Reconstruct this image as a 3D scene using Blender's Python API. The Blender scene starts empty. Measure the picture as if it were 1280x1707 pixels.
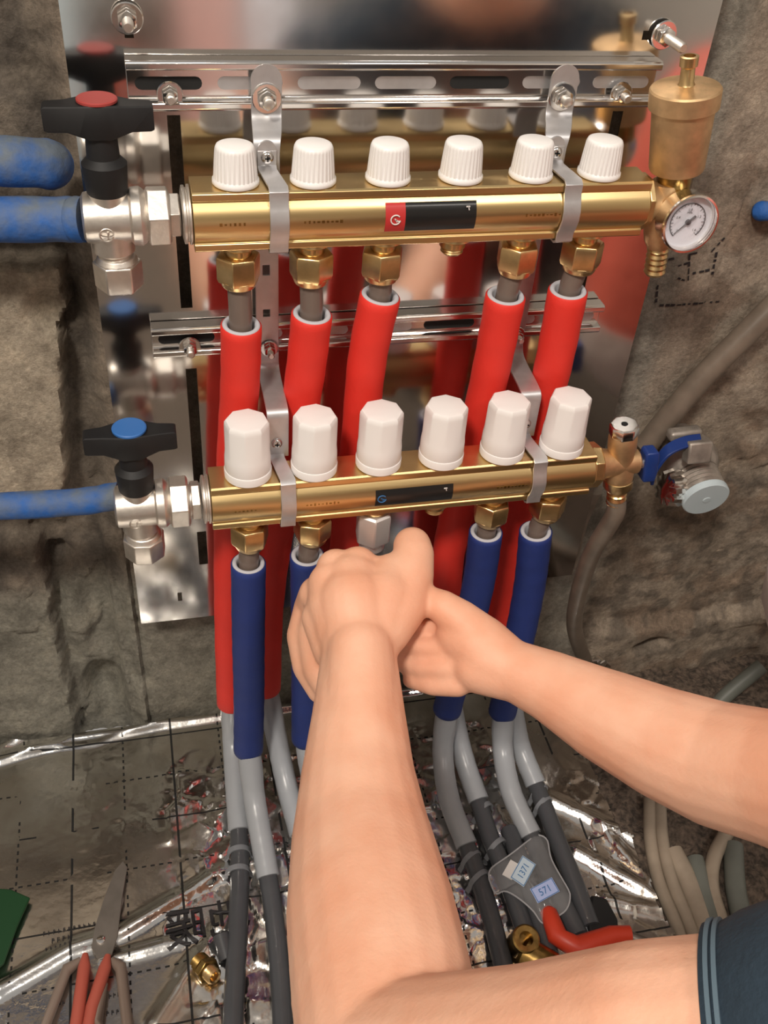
import bpy, bmesh, math, random
from mathutils import Vector, Matrix, noise
random.seed(7)
C = bpy.context.scene.collection
# ---------------------------------------------------------------- camera, world, light
# all sizes below are millimetres: x along the wall, y into the wall, z up (0 = axis of the upper manifold)
ZO = 625.0                                   # the room floor lies 625 mm under that axis
F, CO = 1654.8, Vector((-60.2, -622.4, 277.6))
YAW, PIT, ROL = .278, .7034, .0874
_c, _s, _p, _q = math.cos(YAW), math.sin(YAW), math.cos(PIT), math.sin(PIT)
FW = Vector((_s*_p, _c*_p, -_q)); _r = Vector((_c, -_s, 0)); _u = _r.cross(FW)
RT = _r*math.cos(ROL) + _u*math.sin(ROL); UP = -_r*math.sin(ROL) + _u*math.cos(ROL)
def W(v): return Vector((v[0], v[1], v[2]+ZO))*.001
def ray(px, py): return FW + RT*((px-640)/F) - UP*((py-853.5)/F)
def AY(px, py, y): d = ray(px, py); return CO + d*((y-CO.y)/d.y)
def AZ(px, py, z): d = ray(px, py); return CO + d*((z-CO.z)/d.z)
def AD(px, py, D): return CO + ray(px, py)*D
cam = bpy.data.cameras.new('camera'); co = bpy.data.objects.new('camera', cam); C.objects.link(co)
cam.sensor_fit = 'VERTICAL'; cam.sensor_height = 36; cam.lens = F/1707*36; cam.clip_start = .02
co.matrix_world = Matrix.Translation(W(CO)) @ Matrix((RT, UP, -FW)).transposed().to_4x4()
bpy.context.scene.camera = co
vs = bpy.context.scene.view_settings
vs.view_transform = 'Standard'; vs.look = 'None'; vs.gamma = 1; vs.use_curve_mapping = False; vs.exposure = -0.04
wd = bpy.data.worlds.new('world'); bpy.context.scene.world = wd; wd.use_nodes = True
wd.node_tree.nodes['Background'].inputs[0].default_value = (.80, .74, .68, 1)
wd.node_tree.nodes['Background'].inputs[1].default_value = .40
def area(name, loc, target, size, power, col):
    l = bpy.data.lights.new(name, 'AREA'); l.shape = 'DISK'; l.size = size; l.energy = power; l.color = col
    o = bpy.data.objects.new(name, l); C.objects.link(o); o.location = W(loc)
    o.rotation_euler = (W(target)-W(loc)).to_track_quat('-Z', 'Y').to_euler(); return o
area('ceiling_lamp', (-620, -1150, 1500), (120, 0, -250), .30, 34, (1, .91, .80))
area('board_fill_light', (620, -1120, 1300), (150, -1600, -300), .4, 12, (1, .93, .86))  # unseen fill light added to brighten the boards mirrored in the steel plate

# ---------------------------------------------------------------- materials
def mat(name, col, rough=.5, metal=0, var=0, vs_=.02, bump=0, bs=.01, col2=None, aniso=0, coat=0, sss=0, alpha=1, trans=0, detail=4, stretch=None):
    m = bpy.data.materials.new(name); m.use_nodes = True; nt = m.node_tree; b = nt.nodes['Principled BSDF']
    I = b.inputs
    I['Base Color'].default_value = (*col, 1); I['Roughness'].default_value = rough; I['Metallic'].default_value = metal
    I['Coat Weight'].default_value = coat; I['Anisotropic'].default_value = aniso; I['Alpha'].default_value = alpha
    I['Transmission Weight'].default_value = trans
    if sss: I['Subsurface Weight'].default_value = sss; I['Subsurface Scale'].default_value = .006; I['Subsurface Radius'].default_value = (1, .35, .2)
    tc = nt.nodes.new('ShaderNodeTexCoord'); src = tc.outputs['Object']
    if stretch:
        mp = nt.nodes.new('ShaderNodeMapping'); mp.inputs['Scale'].default_value = stretch; nt.links.new(src, mp.inputs[0]); src = mp.outputs[0]
    if var or col2:
        n = nt.nodes.new('ShaderNodeTexNoise'); n.inputs['Scale'].default_value = 1/vs_; n.inputs['Detail'].default_value = detail
        nt.links.new(src, n.inputs['Vector'])
        r = nt.nodes.new('ShaderNodeValToRGB'); r.color_ramp.elements[0].position = .35; r.color_ramp.elements[1].position = .65
        c2 = col2 or tuple(c*(1-var) for c in col)
        r.color_ramp.elements[0].color = (*c2, 1); r.color_ramp.elements[1].color = (*col, 1)
        nt.links.new(n.outputs[0], r.inputs[0]); nt.links.new(r.outputs[0], I['Base Color'])
    if bump:
        n = nt.nodes.new('ShaderNodeTexNoise'); n.inputs['Scale'].default_value = 1/bs; n.inputs['Detail'].default_value = 5
        nt.links.new(src, n.inputs['Vector'])
        bp = nt.nodes.new('ShaderNodeBump'); bp.inputs['Strength'].default_value = 1; bp.inputs['Distance'].default_value = bump
        nt.links.new(n.outputs[0], bp.inputs['Height']); nt.links.new(bp.outputs[0], I['Normal'])
    return m
M = {}
M['brass'] = mat('brass', (.80, .59, .29), .33, 1, .14, .03, .00012, .012, aniso=.3, stretch=(.15, 1, 1))
M['brass_cast'] = mat('brass_cast', (.72, .50, .28), .58, 1, .2, .01, .0002, .004)
M['brass_nut'] = mat('brass_nut', (.80, .57, .28), .3, 1, .2, .01)
M['brass_old'] = mat('brass_old', (.42, .27, .09), .32, 1, .4, .006)
M['chrome'] = mat('chrome', (.82, .79, .76), .16, 1)
M['silver'] = mat('silver_nut', (.86, .85, .84), .45, .75)
M['nickel'] = mat('nickel', (.80, .75, .69), .42, 1, .15, .01, .0001, .003)
M['strap'] = mat('strap_steel', (.66, .65, .66), .42, .85, .1, .01)
M['dusty'] = mat('dusty_chrome', (.50, .45, .40), .5, .6, .35, .012, .0003, .004)
M['knob'] = mat('white_plastic', (.84, .82, .81), .38)
M['black'] = mat('black_plastic', (.006, .006, .007), .62)
M['dark'] = mat('dark_gap', (.01, .01, .01), .9)
M['bluep'] = mat('blue_plastic', (.012, .04, .20), .4)
M['bluedisc'] = mat('blue_disc', (.03, .14, .42), .45)
M['reddisc'] = mat('red_disc', (.36, .05, .045), .45)
M['ppr'] = mat('dusty_blue_pipe', (.015, .10, .36), .7, 0, 0, .022, .0012, .008, col2=(.11, .14, .18))
M['redfoam'] = mat('red_insulation', (.80, .035, .022), .62, 0, .12, .05, .0002, .003)
M['bluefoam'] = mat('blue_insulation', (.015, .035, .19), .62, 0, .15, .04, .0002, .003)
M['lining'] = mat('foam_lining', (.50, .50, .54), .8)
M['pipe'] = mat('dark_grey_pipe', (.075, .078, .086), .26, 0, .15, .05)
M['pipetop'] = mat('brown_grey_pipe', (.17, .13, .11), .3)
M['bend'] = mat('light_grey_conduit', (.36, .38, .41), .3, 0, .06, .03)
M['clip'] = mat('grey_clip', (.20, .21, .23), .45)
M['skin'] = mat('skin', (.84, .49, .34), .55, 0, 0, .05, .00025, .003, col2=(.78, .39, .25), sss=.12)
M['shirt'] = mat('navy_fabric', (.018, .035, .055), .9, 0, .2, .02, .0006, .003)
M['stripe'] = mat('shirt_stripe', (.10, .15, .19), .9)
M['trouser'] = mat('trouser_fabric', (.03, .032, .04), .9)
M['hair'] = mat('hair', (.012, .01, .009), .5, 0, .3, .004, .002, .002)
M['hose'] = mat('clear_hose', (.20, .16, .125), .35, 0, .25, .02)
M['loop'] = mat('tan_hose', (.38, .31, .24), .4, 0, .25, .03)
M['greypipe'] = mat('grey_green_pipe', (.16, .17, .15), .5, 0, .2, .03)
M['white'] = mat('white_print', (.75, .72, .70), .5)
M['dial'] = mat('dial_white', (.72, .74, .82), .4)
M['ink'] = mat('black_ink', (.015, .013, .015), .6)
M['inkred'] = mat('red_label', (.50, .03, .03), .45)
M['inkblue'] = mat('blue_print', (.04, .16, .38), .5)
M['label'] = mat('black_label', (.012, .012, .012), .3)
M['tag'] = mat('tag_paper', (.55, .66, .76), .5)
M['tag2'] = mat('tag_paper_blue', (.42, .50, .80), .5)
M['film'] = mat('clear_film', (.62, .62, .64), .12, 0, bump=.0015, bs=.012, alpha=.24)
M['redgrip'] = mat('red_grip', (.62, .05, .02), .42)
M['sred'] = mat('dull_red_grip', (.42, .09, .06), .5)
M['sgrey'] = mat('grey_brown_grip', (.20, .15, .12), .55)
M['blade'] = mat('worn_blade', (.30, .27, .24), .45, .8, .2, .02)
M['green'] = mat('dark_green_sheet', (.005, .045, .012), .5)
M['bagred'] = mat('red_bag', (.80, .16, .11), .45, 0, .1, .05, .004, .03)
M['bagwhite'] = mat('white_bag', (.78, .70, .66), .45, 0, .1, .05, .003, .03)
M['boardwhite'] = mat('white_reflection_board', (.85, .85, .92), .7)

# ---------------------------------------------------------------- mesh tools
class MB:
    def __init__(s): s.v = []; s.f = []
    def add(s, vs, fs):
        n = len(s.v); s.v += [Vector(v) for v in vs]; s.f += [tuple(i+n for i in f) for f in fs]; return s
    def rings(s, rings, cap=(True, True)):
        n = len(rings[0]); fs = []
        for i in range(len(rings)-1):
            for j in range(n):
                k = (j+1) % n; fs.append((i*n+j, i*n+k, (i+1)*n+k, (i+1)*n+j))
        if cap[0]: fs.append(tuple(range(n))[::-1])
        if cap[1]: fs.append(tuple((len(rings)-1)*n+j for j in range(n)))
        return s.add([p for r in rings for p in r], fs)
    def lathe(s, p, a, prof, seg=24, mod=None, up=None, cap=(True, True), rot=0):
        p = Vector(p); a = Vector(a).normalized(); u = Vector(up) if up else (Vector((0, 0, 1)) if abs(a.z) < .9 else Vector((0, -1, 0)))
        u = (u-a*u.dot(a)).normalized(); w = a.cross(u); R = []
        for i, (t, r) in enumerate(prof):
            R.append([p+a*t+(u*math.cos(th)+w*math.sin(th))*r*(mod(th, i) if mod else 1) for th in [rot+2*math.pi*j/seg for j in range(seg)]])
        return s.rings(R, cap)
    def box(s, c, h, X=(1, 0, 0), Y=(0, 1, 0), Z=(0, 0, 1)):
        c = Vector(c); X, Y, Z = (Vector(q)*k for q, k in zip((X, Y, Z), h))
        vs = [c+X*i+Y*j+Z*k for i in (-1, 1) for j in (-1, 1) for k in (-1, 1)]
        return s.add(vs, [(0, 1, 3, 2), (4, 6, 7, 5), (0, 4, 5, 1), (2, 3, 7, 6), (0, 2, 6, 4), (1, 5, 7, 3)])
    def prism(s, pts, ext):
        n = len(pts); e = Vector(ext); a = [Vector(p) for p in pts]
        return s.add(a+[p+e for p in a], [tuple(range(n))[::-1], tuple(range(n, 2*n))]+[(i, (i+1) % n, (i+1) % n+n, i+n) for i in range(n)])
    def hexn(s, p, a, h, r, ch=1.2, rot=0, seg=6, r2=None):
        r2 = r2 or r
        return s.lathe(p, a, [(0, r-ch), (ch*.6, r), (h-ch*.6, r2), (h, r2-ch)], seg, rot=rot)
    def sweep(s, path, tr, seg=20, cap=(True, True), sq=None):
        P, T = frames(path); R = []
        for t, r in tr:
            x = t*(len(P)-1); i = min(int(x), len(P)-2); f = x-i
            c = P[i].lerp(P[i+1], f); u = T[i][0].lerp(T[i+1][0], f); w = T[i][1].lerp(T[i+1][1], f)
            R.append([c+(u*math.cos(2*math.pi*j/seg)+w*math.sin(2*math.pi*j/seg))*r for j in range(seg)])
        return s.rings(R, cap)
    def build(s, name, m, parent=None, smooth=35, bevel=0, struct=False):
        me = bpy.data.meshes.new(name); off = parent['_o'] if parent is not None and '_o' in parent else None
        o = bpy.data.objects.new(name, me); C.objects.link(o)
        if parent is None:
            b = Vector((sum(v.x for v in s.v)/len(s.v), sum(v.y for v in s.v)/len(s.v), min(v.z for v in s.v)))
            if struct: b = Vector((0, 0, -ZO))
            o.location = W(b)
        else:
            b = Vector(parent['_b']); o.parent = parent
        o['_b'] = tuple(b)
        me.from_pydata([tuple((v-b)*.001) for v in s.v], [], s.f)
        bm = bmesh.new(); bm.from_mesh(me); bmesh.ops.recalc_face_normals(bm, faces=bm.faces); bm.to_mesh(me); bm.free()
        me.materials.append(M[m] if isinstance(m, str) else m)
        if smooth:
            for p in me.polygons: p.use_smooth = True
            me.set_sharp_from_angle(angle=math.radians(smooth))
        if bevel:
            md = o.modifiers.new('bevel', 'BEVEL'); md.width = bevel*.001; md.segments = 2; md.limit_method = 'ANGLE'; md.angle_limit = math.radians(40)
        if struct: o['kind'] = 'structure'
        return o
def cr(pts, n=8):
    P = [Vector(p) for p in pts]
    if len(P) < 3: return [P[0].lerp(P[-1], i/n) for i in range(n+1)]
    Q = [P[0]*2-P[1]]+P+[P[-1]*2-P[-2]]; out = []
    for i in range(1, len(Q)-2):
        a, b, c, d = Q[i-1:i+3]
        for k in range(n):
            t = k/n; out.append(.5*((2*b)+(c-a)*t+(2*a-5*b+4*c-d)*t*t+(-a+3*b-3*c+d)*t**3))
    return out+[P[-1]]
def frames(P):
    P = [Vector(p) for p in P]; T = []; u = None
    for i in range(len(P)):
        d = (P[min(i+1, len(P)-1)]-P[max(i-1, 0)]).normalized()
        if u is None: u = d.orthogonal()
        u = (u-d*u.dot(d)).normalized(); T.append((u.copy(), d.cross(u)))
    return P, T
def clen(P): return sum((P[i+1]-P[i]).length for i in range(len(P)-1))
def strip(path, width, th, X=(1, 0, 0), xo=None):
    """sheet-metal strip: path of (y,z)-style 3D centre points, width list, thickness"""
    P = [Vector(p) for p in path]; X = Vector(X); R = []
    for i, p in enumerate(P):
        d = (P[min(i+1, len(P)-1)]-P[max(i-1, 0)]).normalized(); n = X.cross(d).normalized()
        w = width[i] if isinstance(width, (list, tuple)) else width
        R.append([p-X*w/2-n*th/2, p+X*w/2-n*th/2, p+X*w/2+n*th/2, p-X*w/2+n*th/2])
    return MB().rings(R)
def thing(name, label, cat, loc, group=None):
    o = bpy.data.objects.new(name, None); C.objects.link(o); o.empty_display_size = .01
    o.location = W(loc); o['_b'] = tuple(loc); o['label'] = label; o['category'] = cat
    if group: o['group'] = group
    return o
def tag(o, label, cat, group=None, kind=None):
    o['label'] = label; o['category'] = cat
    if group: o['group'] = group
    if kind: o['kind'] = kind
    return o
def sm(a, b, x):
    t = max(0, min(1, (x-a)/(b-a))); return t*t*(3-2*t)
def fbm(x, y, z=0, o=4):
    return noise.fractal(Vector((x, y, z)), 1.0, 2.0, o)
def text_mb(txt, h, origin, X, Y, th=.3, mirror=False, align='LEFT'):
    cu = bpy.data.curves.new('t', 'FONT'); cu.body = txt; cu.size = 1; cu.align_x = align; cu.resolution_u = 3; cu.offset = .006 if mirror else 0
    o = bpy.data.objects.new('t', cu); C.objects.link(o)
    dg = bpy.context.evaluated_depsgraph_get(); me = bpy.data.meshes.new_from_object(o.evaluated_get(dg))
    b = MB(); X = Vector(X).normalized(); Y = Vector(Y).normalized(); N = X.cross(Y)
    if mirror: X0 = -X
    else: X0 = X
    vs = [Vector(origin)+X0*v.co.x*h+Y*v.co.y*h for v in me.vertices]
    b.add([v+N*th for v in vs], [tuple(p.vertices) for p in me.polygons])
    bpy.data.objects.remove(o); bpy.data.curves.remove(cu); bpy.data.meshes.remove(me)
    return b

# ---------------------------------------------------------------- setting: rough wall, floor, room behind
def bell(x, a, b, s): return sm(a-s, a+s, x)*(1-sm(b-s, b+s, x))
def lump(x, z, cx, cz, rx, rz, a): return a*math.exp(-(((x-cx)/rx)**2+((z-cz)/rz)**2)**2)
def blocky(x, z):
    """1 on the smoother raised render at the far left"""
    e = -119-.13*(-75-z)+5*fbm(z/22, 1.7, 0)
    return (1-sm(e-4, e+3, x))*bell(z, -292, -68+8*fbm(x/30, 5, 5), 4)
def wall_h(x, z):
    rt = sm(330, 350, x); left = 1-sm(-118, -96, x+5*fbm(z/30, 3.3, 0))
    h = 4*fbm(x/90, z/110, 1)+(1-rt*.7)*1.2*fbm(x/12, z/15, 5)+.5*fbm(x/3, z/3.5, 2)
    h -= left*20*(1-blocky(x, z)); h += blocky(x, z)*8
    h += left*(1-blocky(x, z))*(3.5*facetw(x, z, 38, 2)+1.4*facetw(x, z, 14, 5))
    low = (1-sm(-182, -174, x+5*fbm(z/25, 3.3, 4)))*(1-sm(-345, -335, z)); h += low*20
    top = (1-sm(-128, -120, x+6*fbm(z/25, 3.3, 7)))*sm(40, 60, z); h -= top*8
    h += 14*bell(x, -124, -104, 3)*(1-sm(-300, -285, z))+2.2*math.exp(-((x+122)/3)**2)*max(0, math.sin(z/1.9+3*fbm(z/9, 1, 1)))*(1-sm(-300, -290, z))
    h -= lump(x, z, -146, -565, 19, 32, 26)+lump(x, z, -168, -372, 14, 13, 16)+lump(x, z, -178, -305, 40, 6, 14)+lump(x, z, -131, -105, 18, 18, 14)
    h += lump(x, z, -160, -455, 13, 45, 10)
    h -= 3*math.exp(-((x-430-.1*z+3*fbm(z/20, 9, 1))/1.6)**2)*bell(z, -150, -20, 20)
    h += 16*sm(350, 420, x)*(1-sm(-552, -538, z+6*fbm(x/30, 4, 4)))
    h -= 34*math.exp(-((x-478-.6*(z+575))/14)**2-((z+578)/8)**2)
    h += 9*sm(455, 500, x+20*fbm(z/60, 2, 7))*bell(z, -260, -120, 20)
    h += (2*facetw(x, z, 40, 9)+2*fbm(x/30, z/30, 8))*sm(440, 520, x)
    return h
def facetw(x, y, sc, seed):
    d = noise.voronoi(Vector((x/sc, y/sc*.7, seed)), distance_metric='DISTANCE'); q = d[1][0]
    a = noise.cell(q*7.3)*6.283; return math.cos(a)*(x/sc-q.x)+math.sin(a)*(y/sc*.7-q.y)+.4*noise.cell(q*3.1)
def wall_c(x, z):
    """albedo of the bare wall: render, chiselled concrete, grey cement patch, brown clay"""
    def mx(a, b, t): return tuple(p*(1-t)+q*t for p, q in zip(a, b))
    c = (.30, .245, .19)
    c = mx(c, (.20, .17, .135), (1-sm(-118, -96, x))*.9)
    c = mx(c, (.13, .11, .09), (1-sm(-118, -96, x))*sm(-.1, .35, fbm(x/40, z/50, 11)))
    c = mx(c, (.46, .40, .31), blocky(x, z))
    c = mx(c, (.27, .265, .22), (1-sm(-420, -380, z))*(1-sm(300, 360, x))*.85)
    c = mx(c, (.40, .335, .265), sm(340, 400, x))
    c = mx(c, (.31, .295, .25), sm(330, 345, x)*(1-sm(375, 395, x-.12*z*-1*0))*.8)
    c = mx(c, (.27, .195, .14), sm(-.05, .3, fbm(x/50, z/40, 21))*sm(400, 430, x)*.7)
    c = mx(c, (.13, .11, .09), sm(0, .3, fbm(x/26, z/26, 31))*sm(350, 380, x)*(1-sm(-330, -290, z))*.6)
    return c
def heightfield(x0, x1, z0, z1, step, fn, place):
    nx = int((x1-x0)/step)+1; nz = int((z1-z0)/step)+1; b = MB(); vs = []
    for i in range(nx):
        for j in range(nz):
            x = x0+step*i; z = z0+step*j; vs.append(place(x, z, fn(x, z)))
    b.add(vs, [(i*nz+j, (i+1)*nz+j, (i+1)*nz+j+1, i*nz+j+1) for i in range(nx-1) for j in range(nz-1)]); return b
def wall_material():
    m = bpy.data.materials.new('rough_concrete'); m.use_nodes = True; nt = m.node_tree; b = nt.nodes['Principled BSDF']; b.inputs['Roughness'].default_value = .92
    tc = nt.nodes.new('ShaderNodeTexCoord'); L = nt.links.new
    def nz(sc, det, rough=.6):
        n = nt.nodes.new('ShaderNodeTexNoise'); n.inputs['Scale'].default_value = sc; n.inputs['Detail'].default_value = det; n.inputs['Roughness'].default_value = rough; L(tc.outputs['Object'], n.inputs['Vector']); return n
    def ramp(src, stops):
        r = nt.nodes.new('ShaderNodeValToRGB'); e = r.color_ramp.elements
        while len(e) < len(stops): e.new(.5)
        for q, (p, c) in zip(e, stops): q.position = p; q.color = (*c, 1)
        L(src, r.inputs[0]); return r
    def mix(f, a, c, mode='MIX'):
        n = nt.nodes.new('ShaderNodeMix'); n.data_type = 'RGBA'; n.blend_type = mode
        if isinstance(f, float): n.inputs[0].default_value = f
        else: L(f, n.inputs[0])
        L(a, n.inputs[6]); L(c, n.inputs[7]); return n.outputs[2]
    va = nt.nodes.new('ShaderNodeVertexColor'); va.layer_name = 'wallcolor'
    m1 = ramp(nz(30, 8, .72).outputs[0], [(.36, (.62, .61, .60)), (.52, (1, 1, 1)), (.68, (1.35, 1.33, 1.3))])
    c = mix(1.0, va.outputs[0], m1.outputs[0], 'MULTIPLY')
    fine = ramp(nz(260, 4, .8).outputs[0], [(.35, (.72, .70, .68)), (.65, (1.12, 1.10, 1.1))])
    c = mix(1.0, c, fine.outputs[0], 'MULTIPLY')
    L(c, b.inputs['Base Color'])
    bn = nz(180, 8, .75); bp = nt.nodes.new('ShaderNodeBump'); bp.inputs['Distance'].default_value = .0028; L(bn.outputs[0], bp.inputs['Height']); L(bp.outputs[0], b.inputs['Normal'])
    return m
M['wall'] = wall_material()
M['dirt'] = mat('dusty_floor', (.20, .16, .125), .95, 0, 0, .012, .004, .008, col2=(.07, .055, .045), detail=8)
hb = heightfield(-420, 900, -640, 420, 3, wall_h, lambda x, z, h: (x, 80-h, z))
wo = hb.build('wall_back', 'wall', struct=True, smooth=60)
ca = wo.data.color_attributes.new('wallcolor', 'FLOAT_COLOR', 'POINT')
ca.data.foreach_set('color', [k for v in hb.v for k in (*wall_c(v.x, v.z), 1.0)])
# the printed marker strokes on the wall
fl = heightfield(-1000, 1300, -3000, 110, 40, lambda x, y: 0, lambda x, y, h: (x, y, -625)); fl.build('floor', 'dirt', struct=True)
M['roomwall'] = mat('room_plaster', (.62, .58, .53), .9, 0, .15, .3)
MB().box((150, -2960, 700), (1200, 20, 1340)).build('wall_front', 'roomwall', struct=True)
MB().box((-1000, -1440, 700), (20, 1520, 1340)).build('wall_left', 'roomwall', struct=True)
MB().box((1300, -1440, 700), (20, 1520, 1340)).build('wall_right', 'roomwall', struct=True)
def board(nm, x, y, hx, z0, z1, m, lab, cat):  # leaning boards added out of view, only to colour the steel plate's reflections
    t = MB(); L_ = (z1-z0)/2; t.box((x, y-L_*.36, (z0+z1)/2), (hx, 10, L_), (1, 0, 0), (0, .94, .34), (0, -.34, .94)); tag(t.build(nm, m, bevel=4), lab, cat)
M['paleblue'] = mat('pale_blue_board', (.62, .74, .80), .6); M['pink'] = mat('pink_board', (.85, .50, .46), .6)
board('reflection_board_blue', -265, -1520, 110, -625, 60, 'paleblue', 'pale blue board added unseen behind the camera for the steel plate to reflect', 'board')
board('reflection_board_pink', 118, -1530, 62, -625, 40, 'pink', 'pink board added unseen behind the camera for the steel plate to reflect', 'board')
board('reflection_board_white', 262, -1540, 66, -625, 80, 'boardwhite', 'white board added unseen behind the camera for the steel plate to reflect', 'board')
bk = MB(); bk.lathe((-72, -1480, -625), (0, 0, 1), [(0, 34), (250, 42), (255, 42)], 36); tag(bk.build('prop', 'bagred'), 'tall red bucket added unseen behind the camera for the steel plate to reflect', 'prop')  # added out of view to give the plate a red reflection

# ---------------------------------------------------------------- crinkled foil mat
def crease(x, y, pts, w, a):
    best = 1e9
    for i in range(len(pts)-1):
        ax, ay = pts[i]; bx, by = pts[i+1]; dx, dy = bx-ax, by-ay; t = max(0, min(1, ((x-ax)*dx+(y-ay)*dy)/(dx*dx+dy*dy)))
        best = min(best, math.hypot(x-ax-t*dx, y-ay-t*dy))
    return a*math.exp(-(best/w)**2)
def fz(px, py): p = AZ(px, py, -605); return (p.x, p.y)
CR = [([fz(0, 1270), fz(120, 1232), fz(370, 1195), fz(700, 1150)], 5, 5), ([fz(0, 1650), fz(120, 1580), fz(200, 1555), fz(360, 1460), fz(430, 1440)], 6, 6),
      ([fz(0, 1250), fz(60, 1215), fz(160, 1172)], 5, 5), ([fz(0, 1258), fz(160, 1240), fz(370, 1176)], 4, 2.5), ([fz(180, 1600), fz(330, 1560)], 5, 4), ([fz(260, 1707), fz(330, 1600), fz(400, 1500)], 8, 6), ([fz(910, 1330), fz(1060, 1400)], 7, 6),
      ([fz(960, 1420), fz(1100, 1500)], 7, 7), ([fz(1000, 1380), fz(1080, 1470)], 6, 5), ([fz(1010, 1500), fz(1110, 1520)], 6, 5)]
TXC = fz(325, 1518)
def facet(x, y, sc, seed):
    d = noise.voronoi(Vector((x/sc, y/sc, seed)), distance_metric='DISTANCE'); q = d[1][0]
    a = noise.cell(q*7.3)*6.283; return math.cos(a)*(x/sc-q.x)+math.sin(a)*(y/sc-q.y)+.35*noise.cell(q*3.1)
def foil_h(x, y):
    wr = sm(-110, -75, x)*(1-sm(0, 40, y+.5*x*0))                      # strongly crinkled part
    wr = max(wr*(1-sm(250, 300, x)), sm(290, 320, x)*(1-sm(-60, -20, y))*.35)
    txt = 1-math.exp(-((x-TXC[0]-12)/34)**2-((y-TXC[1])/22)**2)
    h = .5*fbm(x/60, y/60, 2)
    if wr > .01: h += txt*wr*(3.2*facet(x, y, 27, 1.5)+.7*facet(x+3, y, 12, 4.2)+1.0*abs(fbm(x/26, y/30, 4)))
    mid = math.exp(-((x+160)/50)**2-((y+10)/50)**2)
    if mid > .02: h += mid*1.0*facet(x, y, 13, 8.1)
    for p, w, a in CR: h += crease(x, y, p, w, a)*(.35+.65*txt)
    return h
fb = heightfield(-330, 400, -400, 72, 2.2, foil_h, lambda x, y, h: (x, y, -605+h))
(ax, ay), (bx, by) = fz(925, 1165), fz(1118, 1570)
def inside(v):
    xr = 352+8*fbm(v.y/30, 1, 1)+(6 if v.y < -150 else 0)
    return v.x < xr
fb.f = [f for f in fb.f if inside(fb.v[f[0]])]
def foil_material():
    m = bpy.data.materials.new('printed_foil'); m.use_nodes = True; nt = m.node_tree; b = nt.nodes['Principled BSDF']; L = nt.links.new
    tc = nt.nodes.new('ShaderNodeTexCoord'); sp = nt.nodes.new('ShaderNodeSeparateXYZ'); mp = nt.nodes.new('ShaderNodeMapping')
    L(tc.outputs['Object'], mp.inputs[0]); L(mp.outputs[0], sp.inputs[0])
    mp.inputs['Location'].default_value = FOILOFF
    def mth(op, a, c=None, d=None):
        n = nt.nodes.new('ShaderNodeMath'); n.operation = op
        for i, q in enumerate((a, c, d)):
            if q is None: continue
            if isinstance(q, (int, float)): n.inputs[i].default_value = q
            else: L(q, n.inputs[i])
        return n.outputs[0]
    def line(c, period, off, w): # 1 on the line
        return mth('LESS_THAN', mth('ABSOLUTE', mth('SUBTRACT', mth('FRACT', mth('DIVIDE', mth('ADD', c, off), period)), .5)), w/period)
    x, y = sp.outputs[0], sp.outputs[1]
    def dash(c): return mth('LESS_THAN', mth('FRACT', mth('DIVIDE', c, .008)), .5)
    solid = mth('MAXIMUM', line(x, .1, .05, .0011), line(y, .1, .05, .0009))
    dsh = mth('MAXIMUM', mth('MULTIPLY', line(x, .1, 0, .0009), dash(y)), mth('MULTIPLY', line(y, .1, 0, .0009), dash(x)))
    wn = nt.nodes.new('ShaderNodeTexNoise'); wn.inputs['Scale'].default_value = 22; L(tc.outputs['Object'], wn.inputs[0])
    ln = mth('MULTIPLY', mth('MAXIMUM', solid, dsh), mth('GREATER_THAN', wn.outputs[0], .44))
    n1 = nt.nodes.new('ShaderNodeTexNoise'); n1.inputs['Scale'].default_value = 14; n1.inputs['Detail'].default_value = 8; L(tc.outputs['Object'], n1.inputs[0])
    r = nt.nodes.new('ShaderNodeValToRGB'); r.color_ramp.elements[0].position = .38; r.color_ramp.elements[1].position = .62
    r.color_ramp.elements[0].color = (.62, .58, .52, 1); r.color_ramp.elements[1].color = (.92, .92, .91, 1); L(n1.outputs[0], r.inputs[0])
    mx = nt.nodes.new('ShaderNodeMix'); mx.data_type = 'RGBA'; L(ln, mx.inputs[0]); L(r.outputs[0], mx.inputs[6]); mx.inputs[7].default_value = (.02, .02, .02, 1)
    L(mx.outputs[2], b.inputs['Base Color'])
    L(mth('SUBTRACT', 1, ln), b.inputs['Metallic'])
    rr = nt.nodes.new('ShaderNodeMapRange'); rr.inputs[1].default_value = .35; rr.inputs[2].default_value = .65; rr.inputs[3].default_value = .30; rr.inputs[4].default_value = .10
    L(n1.outputs[0], rr.inputs[0]); L(rr.outputs[0], b.inputs['Roughness'])
    v = nt.nodes.new('ShaderNodeTexNoise'); v.inputs['Scale'].default_value = 120; v.inputs['Detail'].default_value = 3; L(tc.outputs['Object'], v.inputs[0])
    bp = nt.nodes.new('ShaderNodeBump'); bp.inputs['Distance'].default_value = .0003; L(v.outputs[0], bp.inputs['Height']); L(bp.outputs[0], b.inputs['Normal'])
    return m
# grid offset so that a solid line runs through the pixel columns where the photo shows it
_ox = fz(122, 1300)[0]; _oy = fz(650, 1305)[1]
fbx = sum(v.x for v in fb.v)/len(fb.v); fby = sum(v.y for v in fb.v)/len(fb.v)
FOILOFF = (-(_ox-fbx)*.001, -(_oy-fby)*.001, 0)
M['foil'] = foil_material()
foil = thing('foil_mat', 'silver foil underlay mat printed with a black grid, spread over the floor', 'foil mat', (100, -150, -625))
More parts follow.
